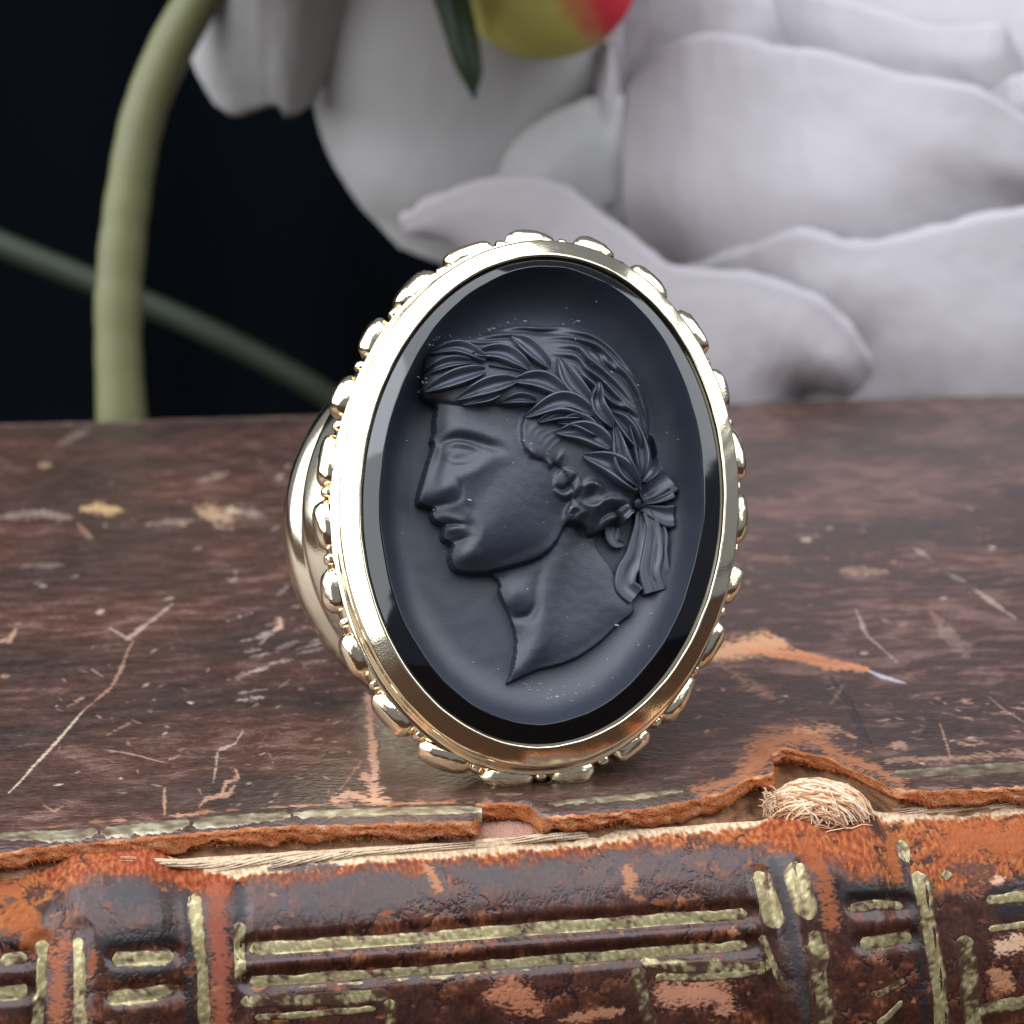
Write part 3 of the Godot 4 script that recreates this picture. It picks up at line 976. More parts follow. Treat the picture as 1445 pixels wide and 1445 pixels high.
	for j in 12:
		var row := PackedVector3Array()
		for i in 26:
			var f := j / 11.0
			var q := st(lerpf(664, 796, i / 25.0), lerpf(1126, 1166 + 2.0 * fine.get_noise_1d(i * 0.25), f), -0.6)
			var side := absf(i / 12.5 - 1.0)
			row.append(bk(q.x, q.y, -0.74 - 1.1 * pow(f, 2.0) - 0.5 * pow(side, 4) + 0.16 * fine.get_noise_2d(i * 0.5, j * 0.5)))
		rr.append(row)
	patch.rows(rr)
	build(patch, "bare_board", M.bare_board, b, at)
	# frayed cord showing through the broken joint
	var cg := Geo.new()
	var c0 := on_level(1156, 1138, -0.75)
	for i in 340:
		var a0 := rng.randf_range(-1.0, 1.0)
		var path := []
		var rad := []
		var sweep := rng.randf_range(-0.5, 0.5)
		var tilt := rng.randfn()
		var lift := 0.86 + 0.24 * rng.randf()
		for k in 9:
			var f := k / 8.0
			var lat := a0 * 1.15 + 0.35 * sin(f * 3.0 + sweep * 4.0)
			var lon := lerpf(-1.5, 1.35, f) + sweep * 0.4
			var d := Vector3(sin(lon) * cos(lat * 0.9), cos(lon) * cos(lat), sin(lat)).rotated(Vector3(0.2, 1, 0).normalized(), -0.55 + 0.3 * sin(a0 * 9.0) + 0.35 * tilt)
			path.append(c0 + Vector3(d.x * 2.35, d.y * 1.55 - 0.45, d.z * 2.0 + 0.25 * d.x) * lift + Vector3(rng.randf() - 0.5, rng.randf() - 0.5, rng.randf() - 0.5) * 0.14)
			rad.append((0.035 + 0.02 * (i % 3)) * (0.55 + 0.6 * sin(PI * clampf(f, 0.06, 0.94))))
		tube(path, rad, 5, 1.0, cg)
		var tint: Color = [Color(0.58, 0.36, 0.21), Color(0.66, 0.47, 0.31), Color(0.40, 0.20, 0.10), Color(0.72, 0.55, 0.40)][rng.randi() % 4]
		while cg.c.size() < cg.v.size():
			cg.c.append(tint)
	# loose ends on the left of the knot
	for i in 90:
		var p := c0 + Vector3(rng.randf_range(-2.6, -1.5), rng.randf_range(-0.5, 0.5), rng.randf_range(-0.7, 0.9))
		var d := Vector3(rng.randf_range(-1, 0.2), rng.randf_range(-0.2, 0.9), rng.randf_range(-0.8, 0.8)) * 0.45
		tube([p, p + d * 0.5 + Vector3(0, 0.12, 0), p + d], [0.05, 0.045, 0.015], 4, 1.0, cg)
	while cg.c.size() < cg.v.size():
		cg.c.append(Color(0.55, 0.36, 0.22))
	build(cg, "frayed_cord", M.cord_fibre, b, at)
	var core := Geo.new()
	rr = []
	for j in 9:
		var row := PackedVector3Array()
		for i in 20:
			var lat := PI * j / 8.0 - PI / 2
			row.append(c0 + Vector3(cos(lat) * cos(TAU * i / 20) * 2.0, sin(lat) * 1.35 - 0.45, cos(lat) * sin(TAU * i / 20) * 1.7))
		rr.append(row)
	core.rows(rr, true)
	build(core, "cord_core", M.dark_board, b, at)
	# pale hemp strands lying in the joint
	for k in [[Vector2(170, 1232), Vector2(290, 1222), Vector2(370, 1212), Vector2(470, 1204)], [Vector2(300, 1228), Vector2(400, 1212), Vector2(520, 1203), Vector2(700, 1192)], [Vector2(380, 1222), Vector2(450, 1211), Vector2(500, 1207)], [Vector2(700, 1190), Vector2(820, 1180), Vector2(940, 1166), Vector2(1040, 1160)], [Vector2(1260, 1146), Vector2(1340, 1142), Vector2(1460, 1135)]]:
		var p := []
		for w in k:
			var q := sa(w.x, w.y)
			p.append(spine_point(q.x, q.y, 0.05))
		p = spline(p, 10)
		var strand := Geo.new()
		for n in 7:
			var path := []
			var rad := []
			for i in p.size():
				path.append(p[i] + Vector3(0, 0.13 * sin(i * 0.22 + n * 0.9), 0.17 * cos(i * 0.22 + n * 0.9)) + Vector3.ONE * 0.06 * fine.get_noise_2d(i * 0.7, n * 11.0))
				rad.append(0.07 * clampf(minf(i, p.size() - 1 - i) / 5.0, 0.15, 1.0))
			tube(path, rad, 5, 1.0, strand)
		build(strand, "hemp_strand", M.cream_lining, b, at)


# ------------------------------------------------------------------ the ring
const SA_ := 8.925        # half axes of the stone
const SB_ := 12.04
var ring_c := Vector3(1.605, 13.498, -1.944)
var ring_f: Basis         # columns: across, up, out of the face


func ell(th: float, d: float, a := SA_, b := SB_) -> Vector2:
	var n := Vector2(cos(th) / a, sin(th) / b).normalized()
	return Vector2(a * cos(th), b * sin(th)) + n * d


func face(px: float, py: float, n: float) -> Vector2:    # photo pixel on the plane n of the ring's face -> across, up
	var d := (view * Vector3((px - 722.5) / SHARP, -(py - 722.5) / SHARP, -1)) * ring_f
	var e := (EYE - ring_c) * ring_f
	var k := (n - e.z) / d.z
	return Vector2(e.x + d.x * k, e.y + d.y * k)


func ring() -> void:
	var yaw := deg_to_rad(12)
	var tilt := deg_to_rad(22)
	var n := Vector3(sin(yaw) * cos(tilt), sin(tilt), cos(yaw) * cos(tilt))
	var u := Vector3.UP.cross(n).normalized()
	var v := n.cross(u)
	ring_f = Basis(u, v, n) * Basis(Vector3(0, 0, 1), -0.154)
	var r := thing("signet_ring", "chunky gold ring with a carved black oval stone, standing on the book", "ring", Vector3.ZERO)
	r.transform = Transform3D(ring_f, (ring_c + Vector3(0, RISE, 0)) * MM)
	# bezel: thin lip, sloped front, wall, ledge for the beads, cup
	var seg := 220
	var prof := [Vector2(-0.35, -1.2), Vector2(-0.03, -0.42), Vector2(0.0, -0.12), Vector2(0.03, -0.05), Vector2(0.08, -0.03), Vector2(0.13, -0.05), Vector2(0.17, -0.075), Vector2(0.5, -0.28), Vector2(0.84, -0.49), Vector2(0.9, -0.54), Vector2(0.95, -0.62), Vector2(0.97, -0.78), Vector2(0.98, -1.3), Vector2(1.0, -1.62), Vector2(1.12, -1.75), Vector2(1.25, -1.8)]
	var rr := []
	for p in prof:
		var row := PackedVector3Array()
		for i in seg:
			var th := TAU * i / seg
			var w := 0.03 * fine.get_noise_2d(cos(th) * 6.0, sin(th) * 6.0 + p.y)
			var q := ell(th, p.x + w)
			row.append(Vector3(q.x, q.y, p.y + 0.5 * w))
		rr.append(row)
	var g := Geo.new()
	g.rows(rr, true)
	build(g, "bezel", M.gold, r)
	prof = [Vector2(1.0, -1.8), Vector2(1.2, -1.95), Vector2(1.35, -2.3), Vector2(1.4, -2.9), Vector2(1.35, -3.5), Vector2(1.2, -4.0), Vector2(0.4, -4.9), Vector2(-0.6, -6.2), Vector2(-2.0, -7.6)]
	rr = []
	for p in prof:
		var row := PackedVector3Array()
		for i in seg:
			var q := ell(TAU * i / seg, p.x)
			row.append(Vector3(q.x, q.y, p.y))
		rr.append(row)
	g = Geo.new()
	g.rows(rr, true)
	build(g, "gallery", M.gold, r)
	# beads round the gallery, cast lumps with knuckles between them
	var lumps := []
	for k in 4:
		lumps.append(lump(Vector3(1.30, 0.80, 0.92), k).mesh(Vector3.ZERO))
	var knob := lump(Vector3(0.32, 0.42, 0.5), 7).mesh(Vector3.ZERO)
	var count := 23
	var arc := [0.0]
	for i in 720:
		arc.append(arc[i] + ell(TAU * i / 720, 1.55).distance_to(ell(TAU * (i + 1) / 720, 1.55)))
	for i in count * 2:
		var want: float = arc[720] * (i * 0.5 + 0.12) / count
		var th: float = TAU * clampi(arc.bsearch(want), 1, 719) / 720.0
		var q := ell(th, 1.28 if i % 2 == 0 else 1.2)
		var nn := Vector2(cos(th) / SA_, sin(th) / SB_).normalized()
		var o := put(lumps[(i / 2) % 4] if i % 2 == 0 else knob, "bead", M.bead_gold, r)
		var bs := Basis(Vector3(-nn.y, nn.x, 0), Vector3(nn.x, nn.y, 0), Vector3(0, 0, -1))
		bs = bs * Basis(Vector3(0, 0, 1), rng.randf_range(-0.14, 0.14)) * Basis(Vector3(0, 1, 0), rng.randf_range(-0.2, 0.2))
		o.transform = Transform3D(bs.scaled_local(Vector3(rng.randf_range(0.8, 1.1), rng.randf_range(0.82, 1.1), 1)), Vector3(q.x, q.y, -2.75 if i % 2 == 0 else -2.5) * MM)
	shank(r)
	stone(r)


func lump(half: Vector3, sd: int) -> Geo:
	var g := Geo.new()
	var rr := []
	for j in 15:
		var la := PI * j / 14 - PI / 2
		var row := PackedVector3Array()
		for i in 26:
			var lo := TAU * i / 26
			var d := Vector3(cos(la) * cos(lo), cos(la) * sin(lo), sin(la))
			var p := Vector3(signf(d.x) * pow(absf(d.x), 0.72), signf(d.y) * pow(absf(d.y), 0.85), signf(d.z) * pow(absf(d.z), 0.8))
			p *= 1.0 + 0.09 * fine.get_noise_3d(d.x * 1.1 + sd * 7.0, d.y * 1.1, d.z * 1.1)
			row.append(p * half)
		rr.append(row)
	g.rows(rr, true, true)
	return g


func shank(r: Node3D) -> void:
	var rr := []
	var steps := 150
	var around := [[-1.0, 0.0], [-1.02, 0.35], [-1.0, 0.58], [-0.95, 0.68], [-0.9, 0.66], [-0.86, 0.56], [-0.8, 0.56], [-0.72, 0.72], [-0.55, 1.02], [-0.3, 1.28], [0.0, 1.37], [0.3, 1.28], [0.55, 1.02], [0.72, 0.72], [0.8, 0.56], [0.86, 0.56], [0.9, 0.66], [0.95, 0.68], [1.0, 0.58], [1.02, 0.35], [1.0, 0.0], [0.9, -0.3], [0.4, -0.5], [-0.4, -0.5], [-0.9, -0.3]]
	for i in steps + 1:
		var al := deg_to_rad(lerpf(-138, 138, float(i) / steps))
		var k := smoothstep(0.9, 2.2, absf(al))
		var w := shoulder_width(absf(al))
		var row := PackedVector3Array()
		for a in around:
			var rad: float = 8.9 + a[1] * (1.0 + 0.25 * k)
			row.append(Vector3(rad * sin(al), a[0] * w - 0.8, -12.5 - rad * cos(al)))
		rr.append(row)
	var g := Geo.new()
	g.rows(rr, true)
	build(g, "band", M.gold, r)
	# stepped round shoulders that swell out behind the bezel on both sides
	var prof := [Vector3(9.5, 11.9, -4.1), Vector3(9.9, 11.4, -5.2), Vector3(10.35, 11.1, -6.2), Vector3(10.62, 10.9, -6.9), Vector3(10.74, 10.85, -7.25), Vector3(10.72, 10.8, -7.6), Vector3(10.6, 10.7, -7.85), Vector3(10.72, 10.72, -8.1), Vector3(11.05, 10.8, -8.6), Vector3(11.28, 10.8, -9.2), Vector3(11.36, 10.75, -9.8), Vector3(11.28, 10.65, -10.4), Vector3(11.08, 10.5, -10.75), Vector3(11.14, 10.5, -10.95), Vector3(11.26, 10.5, -11.25), Vector3(11.2, 10.4, -11.6), Vector3(10.9, 10.1, -11.95), Vector3(10.0, 9.3, -12.1), Vector3(9.6, 9.0, -11.0), Vector3(9.2, 9.4, -8.5), Vector3(8.9, 10.0, -6.0), Vector3(8.8, 10.6, -4.2)]
	for side in [-1, 1]:
		var sr := []
		for p in prof:
			var row := PackedVector3Array()
			for i in 81:
				var q := deg_to_rad(lerpf(-72, 72, i / 80.0))
				var end := smoothstep(1.0, 0.8, absf(i / 40.0 - 1.0))
				row.append(Vector3(side * p.x * 1.02 * cos(q), p.y * sin(q), lerpf(-6.5, p.z, 0.35 + 0.65 * end)))
			sr.append(row)
		sr.append(sr[0])
		var sg := Geo.new()
		sg.rows(sr, false, side < 0)
		build(sg, "shoulder", M.gold, r)


func shoulder_width(al: float) -> float:      # half width of the band at an angle from the back
	return lerpf(5.0, 3.6, smoothstep(0.5, 1.4, al))


# ---- the carved stone. The relief is drawn in sheet units: 106 to the millimetre, x to the right, y down.
const SHEET := 3.4405
const X0 := 40.0
const Y0 := 60.0
const STEP := 5.0
const GW := 272
const GH := 376
const FLOOR := -2.0
var H: PackedFloat32Array


func on_sheet(x: float, y: float) -> Vector2:
	return face(560.0 + x / SHEET, 420.0 + y / SHEET, FLOOR + 0.6)


func inside_depth(poly: Array) -> Dictionary:     # distance to the outline for grid points inside it (two-pass chamfer)
	var lo := Vector2(1e9, 1e9)
	var hi := -lo
	for p in poly:
		lo = lo.min(p)
		hi = hi.max(p)
	var i0 := maxi(int((lo.x - X0) / STEP) - 2, 0)
	var j0 := maxi(int((lo.y - Y0) / STEP) - 2, 0)
	var w := mini(int((hi.x - X0) / STEP) + 3, GW - 1) - i0 + 1
	var h := mini(int((hi.y - Y0) / STEP) + 3, GH - 1) - j0 + 1
	var d := PackedFloat32Array()
	d.resize(w * h)
	for j in h:
		var y := Y0 + (j0 + j) * STEP
		var cuts := []
		for k in poly.size():
			var a: Vector2 = poly[k]
			var b: Vector2 = poly[(k + 1) % poly.size()]
			if (a.y > y) != (b.y > y):
				cuts.append(a.x + (y - a.y) / (b.y - a.y) * (b.x - a.x))
		cuts.sort()
		for k in range(0, cuts.size() - 1, 2):
			for i in range(maxi(ceili((cuts[k] - X0) / STEP) - i0, 0), mini(floori((cuts[k + 1] - X0) / STEP) - i0, w - 1) + 1):
				d[j * w + i] = 1e6
	for j in range(1, h - 1):
		for i in range(1, w - 1):
			var k := j * w + i
			if d[k] > 0.0:
				d[k] = minf(minf(d[k], minf(d[k - 1], d[k - w]) + 1.0), minf(d[k - w - 1], d[k - w + 1]) + 1.414)
	for j in range(h - 2, 0, -1):
		for i in range(w - 2, 0, -1):
			var k := j * w + i
			if d[k] > 0.0:
				d[k] = minf(minf(d[k], minf(d[k + 1], d[k + w]) + 1.0), minf(d[k + w + 1], d[k + w - 1]) + 1.414)
	return {"i": i0, "j": j0, "w": w, "h": h, "d": d}


func region(poly: Array, step: float, amp: float, soft: float, smooth := 0) -> void:
	var q := inside_depth(poly)
	var w: int = q.w
	var h: int = q.h
	var d: PackedFloat32Array = q.d
	var e := PackedFloat32Array()
	e.resize(w * h)
	for k in w * h:
		e[k] = 1.0 - exp(-d[k] * STEP / soft)
	for turn in (4 if smooth else 0):          # running means along rows, then columns
		var o := e.duplicate()
		var along := turn % 2 == 0
		for line in (h if along else w):
			var n := w if along else h
			var first := line * w if along else line
			var hop := 1 if along else w
			var sum := 0.0
			for k in range(-smooth, n):
				if k + smooth < n:
					sum += o[first + (k + smooth) * hop]
				if k - smooth - 1 >= 0:
					sum -= o[first + (k - smooth - 1) * hop]
				if k >= 0:
					e[first + k * hop] = sum / (2 * smooth + 1)
	for j in h:
		for i in w:
			if d[j * w + i] > 0.0:
				H[(q.j + j) * GW + q.i + i] += step + amp * e[j * w + i]


func bump(x: float, y: float, rx: float, ry: float, deg: float, amp: float) -> void:
	var c := cos(deg_to_rad(deg))
	var s := sin(deg_to_rad(deg))
	var r := maxf(rx, ry) * 2.6
	for j in range(maxi(int((y - r - Y0) / STEP), 0), mini(int((y + r - Y0) / STEP), GH - 1) + 1):
		for i in range(maxi(int((x - r - X0) / STEP), 0), mini(int((x + r - X0) / STEP), GW - 1) + 1):
			var dx := X0 + i * STEP - x
			var dy := Y0 + j * STEP - y
			var a := (dx * c + dy * s) / rx
			var b := (-dx * s + dy * c) / ry
			H[j * GW + i] += amp * exp(-(a * a + b * b))


func ridge(p: Array, width: float, amp: float, taper := true, sharp := 2.0) -> void:
	var path := spline(p, 14)
	var best := {}
	var r := width * 2.3
	for k in path.size():
		var f := float(k) / (path.size() - 1)
		var t := (0.15 + 0.85 * sin(PI * f)) if taper else 1.0
		var q: Vector2 = path[k]
		for j in range(maxi(int((q.y - r - Y0) / STEP), 0), mini(int((q.y + r - Y0) / STEP) + 1, GH - 1) + 1):
			for i in range(maxi(int((q.x - r - X0) / STEP), 0), mini(int((q.x + r - X0) / STEP) + 1, GW - 1) + 1):
				var d := Vector2(X0 + i * STEP, Y0 + j * STEP).distance_to(q) / width
				var e := t * exp(-pow(d, sharp))
				var key := j * GW + i
				if e > best.get(key, 0.0):
					best[key] = e
	for key in best:
		H[key] += amp * best[key]


func level(x: float, y: float) -> float:
	var i := clampi(roundi((x - X0) / STEP), 0, GW - 1)
	var j := clampi(roundi((y - Y0) / STEP), 0, GH - 1)
	return maxf(H[j * GW + i], 0.0)


func vs(flat: Array) -> Array:
	var out := []
	for i in range(0, flat.size(), 2):
		out.append(Vector2(flat[i], flat[i + 1]))
	return out


func portrait() -> void:
	H = PackedFloat32Array()
	H.resize(GW * GH)
	var nose_to_chin := [185, 520, 177, 600, 180, 650, 164, 690, 172, 725, 150, 790, 118, 895, 97, 978, 106, 1008, 150, 1020, 176, 1030, 160, 1048, 170, 1072, 184, 1092, 224, 1108, 222, 1120, 216, 1140, 222, 1175, 250, 1190, 266, 1206, 256, 1235, 256, 1280, 275, 1318, 320, 1338]
	var whole := nose_to_chin + [400, 1345, 470, 1350, 500, 1385, 498, 1420, 516, 1470, 552, 1545, 576, 1620, 580, 1680, 570, 1760, 552, 1830, 538, 1876, 600, 1848, 700, 1806, 800, 1782, 900, 1740, 1000, 1670, 1080, 1590, 1165, 1516, 1120, 1440, 1080, 1370, 1040, 1290, 980, 1210, 1000, 1130, 1100, 1060, 1180, 980, 1240, 860, 1228, 740, 1222, 640, 1216, 540, 1182, 425, 1105, 305, 1010, 208, 920, 152, 830, 128, 720, 143, 600, 132, 470, 152, 420, 188, 300, 200, 205, 218, 135, 280, 120, 380, 110, 460, 130, 500]
	var head := nose_to_chin + [420, 1338, 520, 1318, 620, 1292, 700, 1258, 765, 1190, 800, 1120, 830, 1100, 900, 1120, 930, 1160, 1000, 1130, 1100, 1060, 1180, 980, 1240, 860, 1228, 740, 1222, 640, 1216, 540, 1182, 425, 1105, 305, 1010, 208, 920, 152, 830, 128, 720, 143, 600, 132, 470, 152, 420, 188, 300, 200, 205, 218, 135, 280, 120, 380, 110, 460, 130, 500]
	var hair := [190, 512, 300, 540, 420, 545, 540, 560, 640, 560, 590, 620, 575, 680, 590, 760, 640, 805, 690, 820, 715, 855, 740, 830, 800, 900, 830, 980, 800, 1060, 820, 1110, 900, 1120, 930, 1160, 1000, 1130, 1100, 1060, 1180, 980, 1240, 860, 1228, 740, 1222, 640, 1216, 540, 1182, 425, 1105, 305, 1010, 208, 920, 152, 830, 128, 720, 143, 600, 132, 470, 152, 420, 188, 300, 200, 205, 218, 135, 280, 120, 380, 110, 460, 130, 500]
	var outline := spline(vs(whole), 3, true)
	region(outline, 0.3, 0.42, 85.0, 5)
	region(spline(vs(head), 3, true), 0.34, 0.85, 110.0, 6)
	region(spline(vs(hair), 3, true), 0.16, 0.18, 22.0, 1)
	# face
	bump(560, 960, 260, 260, 0, 0.20)            # cheek
	bump(235, 610, 70, 80, 0, 0.12)               # forehead
	ridge(vs([190, 690, 250, 655, 330, 662, 420, 695, 520, 735]), 34, 0.13)     # brow
	ridge(vs([205, 718, 260, 702, 340, 712, 430, 745, 500, 770]), 22, -0.20)    # fold over the eye
	bump(300, 790, 90, 58, 12, -0.24)             # eye socket
	bump(272, 778, 60, 40, 12, 0.23)              # eyeball
	ridge(vs([212, 745, 258, 722, 320, 730, 388, 765]), 12, 0.12)               # upper lid
	ridge(vs([222, 795, 270, 818, 330, 812, 380, 785]), 10, 0.07)               # lower lid
	ridge(vs([228, 770, 270, 752, 330, 762]), 8, -0.06)
	bump(196, 800, 26, 70, 18, -0.14)             # beside the nose
	ridge(vs([250, 905, 330, 862, 420, 815, 520, 772]), 46, 0.16)               # cheekbone
	bump(400, 960, 70, 110, 30, -0.10)            # hollow below it
	ridge(vs([172, 735, 150, 830, 122, 930, 110, 985]), 26, 0.12, false)        # nose bridge
	bump(225, 945, 52, 48, 0, 0.20)               # wing of the nose
	ridge(vs([262, 890, 288, 930, 292, 985, 268, 1004]), 16, -0.10)             # crease round it
	ridge(vs([130, 1010, 190, 1016, 270, 1008]), 14, -0.10)
	ridge(vs([300, 1000, 345, 1050, 362, 1090]), 20, -0.05)
	ridge(vs([176, 1078, 220, 1072, 270, 1086, 310, 1104]), 18, 0.10)           # upper lip
	ridge(vs([214, 1110, 260, 1106, 318, 1116]), 9, -0.20)                      # mouth
	ridge(vs([226, 1140, 262, 1132, 308, 1140]), 20, 0.14)                      # lower lip
	bump(345, 1122, 26, 34, 0, -0.10)
	ridge(vs([250, 1196, 300, 1186, 346, 1170]), 15, -0.12)
	ridge(vs([385, 1080, 404, 1130, 388, 1190, 350, 1230]), 24, 0.06)
	bump(320, 1255, 66, 50, 10, 0.16)             # chin
	ridge(vs([330, 1326, 460, 1322, 600, 1282, 720, 1220, 780, 1130]), 26, 0.07)   # jaw
	bump(690, 1080, 100, 150, 25, -0.08)
	# neck
	ridge(vs([812, 1130, 770, 1260, 735, 1400, 715, 1540, 680, 1680, 600, 1800]), 62, 0.24, false)
	bump(585, 1445, 60, 75, 10, 0.24)
	ridge(vs([540, 1500, 580, 1548, 640, 1540, 670, 1490]), 22, -0.18)
	ridge(vs([690, 1330, 672, 1430, 668, 1520, 640, 1580]), 26, -0.14)
	bump(900, 1480, 150, 150, -35, -0.10)
	ridge(vs([640, 1850, 760, 1790, 900, 1730, 1010, 1650, 1120, 1545]), 24, 0.05)
	bump(560, 1480, 30, 120, -20, 0.06)
	# ear
	region(spline(vs([738, 955, 736, 905, 765, 862, 815, 862, 848, 890, 866, 940, 845, 985, 800, 1002, 760, 988]), 4, true), 0.10, 0.14, 18.0, 1)
	ridge(vs([748, 945, 780, 955, 815, 930, 838, 892]), 11, -0.30)
	ridge(vs([752, 968, 790, 985, 835, 960, 856, 925]), 9, 0.10)
	ridge(vs([735, 850, 762, 800, 772, 775]), 10, 0.1)
	ridge(vs([690, 815, 706, 838, 716, 862]), 8, 0.12)
	# curls below the wreath
	ridge(vs([872, 990, 880, 945, 915, 930, 955, 950, 962, 1000]), 17, 0.24)
	ridge(vs([862, 1010, 900, 1035, 950, 1030, 985, 1000]), 15, 0.18)
	bump(915, 985, 26, 22, -20, -0.20)
	ridge(vs([808, 1120, 806, 1075, 830, 1040, 880, 1046]), 17, 0.24)
	ridge(vs([850, 1110, 856, 1080, 890, 1062, 925, 1062]), 14, 0.16)
	ridge(vs([925, 1130, 935, 1060, 985, 1012, 1060, 1005, 1130, 1025]), 22, 0.26)
	ridge(vs([955, 1140, 978, 1080, 1040, 1050, 1120, 1056]), 13, -0.2)
	ridge(vs([940, 1185, 985, 1115, 1045, 1085, 1110, 1090]), 20, 0.18)
	ridge(vs([975, 1205, 1010, 1150, 1050, 1120]), 12, -0.14)
	bump(1075, 1190, 38, 52, 10, 0.36)
	for k in 14:
		bump(rng.randf_range(860, 1130), rng.randf_range(940, 1130), rng.randf_range(10, 24), rng.randf_range(8, 16), rng.randf_range(0, 180), rng.randf_range(-0.10, 0.10))
	# hairline, and the locks that sweep back over the crown
	ridge(vs([900, 560, 790, 545, 690, 560, 610, 600, 582, 660, 590, 740, 620, 790]), 14, 0.12, false)
	for k in 5:
		ridge(vs([610 + k * 22, 700 + k * 22, 640 + k * 26, 660 + k * 18, 720 + k * 26, 640 + k * 14]), 8, 0.035)
	var locks := [
		[760, 262, 850, 270, 905, 330, 960, 375, 1035, 440, 1120, 530], [740, 300, 840, 318, 890, 380, 960, 430, 1040, 510, 1110, 560], [890, 245, 960, 275, 1000, 340, 1070, 390, 1150, 480], [700, 215, 800, 212, 880, 232, 960, 262, 1050, 350, 1130, 430, 1180, 520],
		[640, 175, 760, 178, 860, 190, 960, 220, 1060, 300, 1150, 410], [880, 420, 950, 480, 1010, 540, 1080, 560, 1150, 590], [840, 350, 900, 430, 960, 520, 1000, 560], [1080, 380, 1140, 470, 1180, 560, 1200, 640],
		[480, 175, 580, 160, 680, 165, 780, 160, 880, 170], [320, 215, 420, 205, 520, 200, 620, 205], [180, 260, 260, 232, 340, 230, 430, 232, 520, 225],
	]
	for k in locks:
		ridge(vs(k), 13, 0.22)
		var side := []
		for q in vs(k):
			side.append(q + Vector2(-10, 20))
		ridge(side, 10, -0.2)
	# ripples in the carving tool's path
	for j in GH:
		for i in GW:
			H[j * GW + i] += 0.012 * fine.get_noise_2d(i * 0.09, j * 0.09)
	# outside the outline the block drops below the floor of the dish
	var q := inside_depth(outline)
	var inside := PackedByteArray()
	inside.resize(GW * GH)
	for j in q.h:
		for i in q.w:
			if q.d[j * q.w + i] > 0.0:
				inside[(q.j + j) * GW + q.i + i] = 1
	for k in GW * GH:
		if inside[k] == 0:
			H[k] = -0.32
	for pass_ in 1:
		var s := H.duplicate()
		for j in range(1, GH - 1):
			for i in range(1, GW - 1):
				var k := j * GW + i
				H[k] = s[k] * 0.36 + 0.11 * (s[k - 1] + s[k + 1] + s[k - GW] + s[k + GW]) + 0.05 * (s[k - GW - 1] + s[k - GW + 1] + s[k + GW - 1] + s[k + GW + 1])


func sheet_point(x: float, y: float, h: float) -> Vector3:
	var p := on_sheet(x, y)
	return Vector3(p.x, p.y, FLOOR + h)


# a carved leaf or ribbon: strip along a curve, cross section given as [side -1..1, height]
func carved(p: Array, width: float, cross: Array, shape: Callable, called: String, parent: Node, lift: float, follow := true) -> MeshInstance3D:
	var path := spline(vs(p), 9)
	var rr := []
	var hs := []
	for i in path.size():
		hs.append(level(path[i].x, path[i].y))
	for i in path.size():
		var f := float(i) / (path.size() - 1)
		var d: Vector2 = (path[mini(i + 1, path.size() - 1)] - path[maxi(i - 1, 0)]).normalized()
		var n := Vector2(-d.y, d.x)
		if n.y < 0:
			pass
		var w: float = maxf(shape.call(f), 0.04) * width * 0.5
		var base := 0.0
		for k in range(-2, 3):
			base += hs[clampi(i + k, 0, path.size() - 1)] / 5.0
		var row := PackedVector3Array()
		for c in cross:
			var q: Vector2 = path[i] + n * c[0] * w
			var k: float = c[1] * clampf(shape.call(f) * 1.6, 0.25, 1.0) if c[1] > 0 else c[1]
			row.append(sheet_point(q.x, q.y, base + lift + k))
		rr.append(row)
	var g := Geo.new()
	g.rows(rr)
	return build(g, called, M.lit_rubbed_stone, parent)


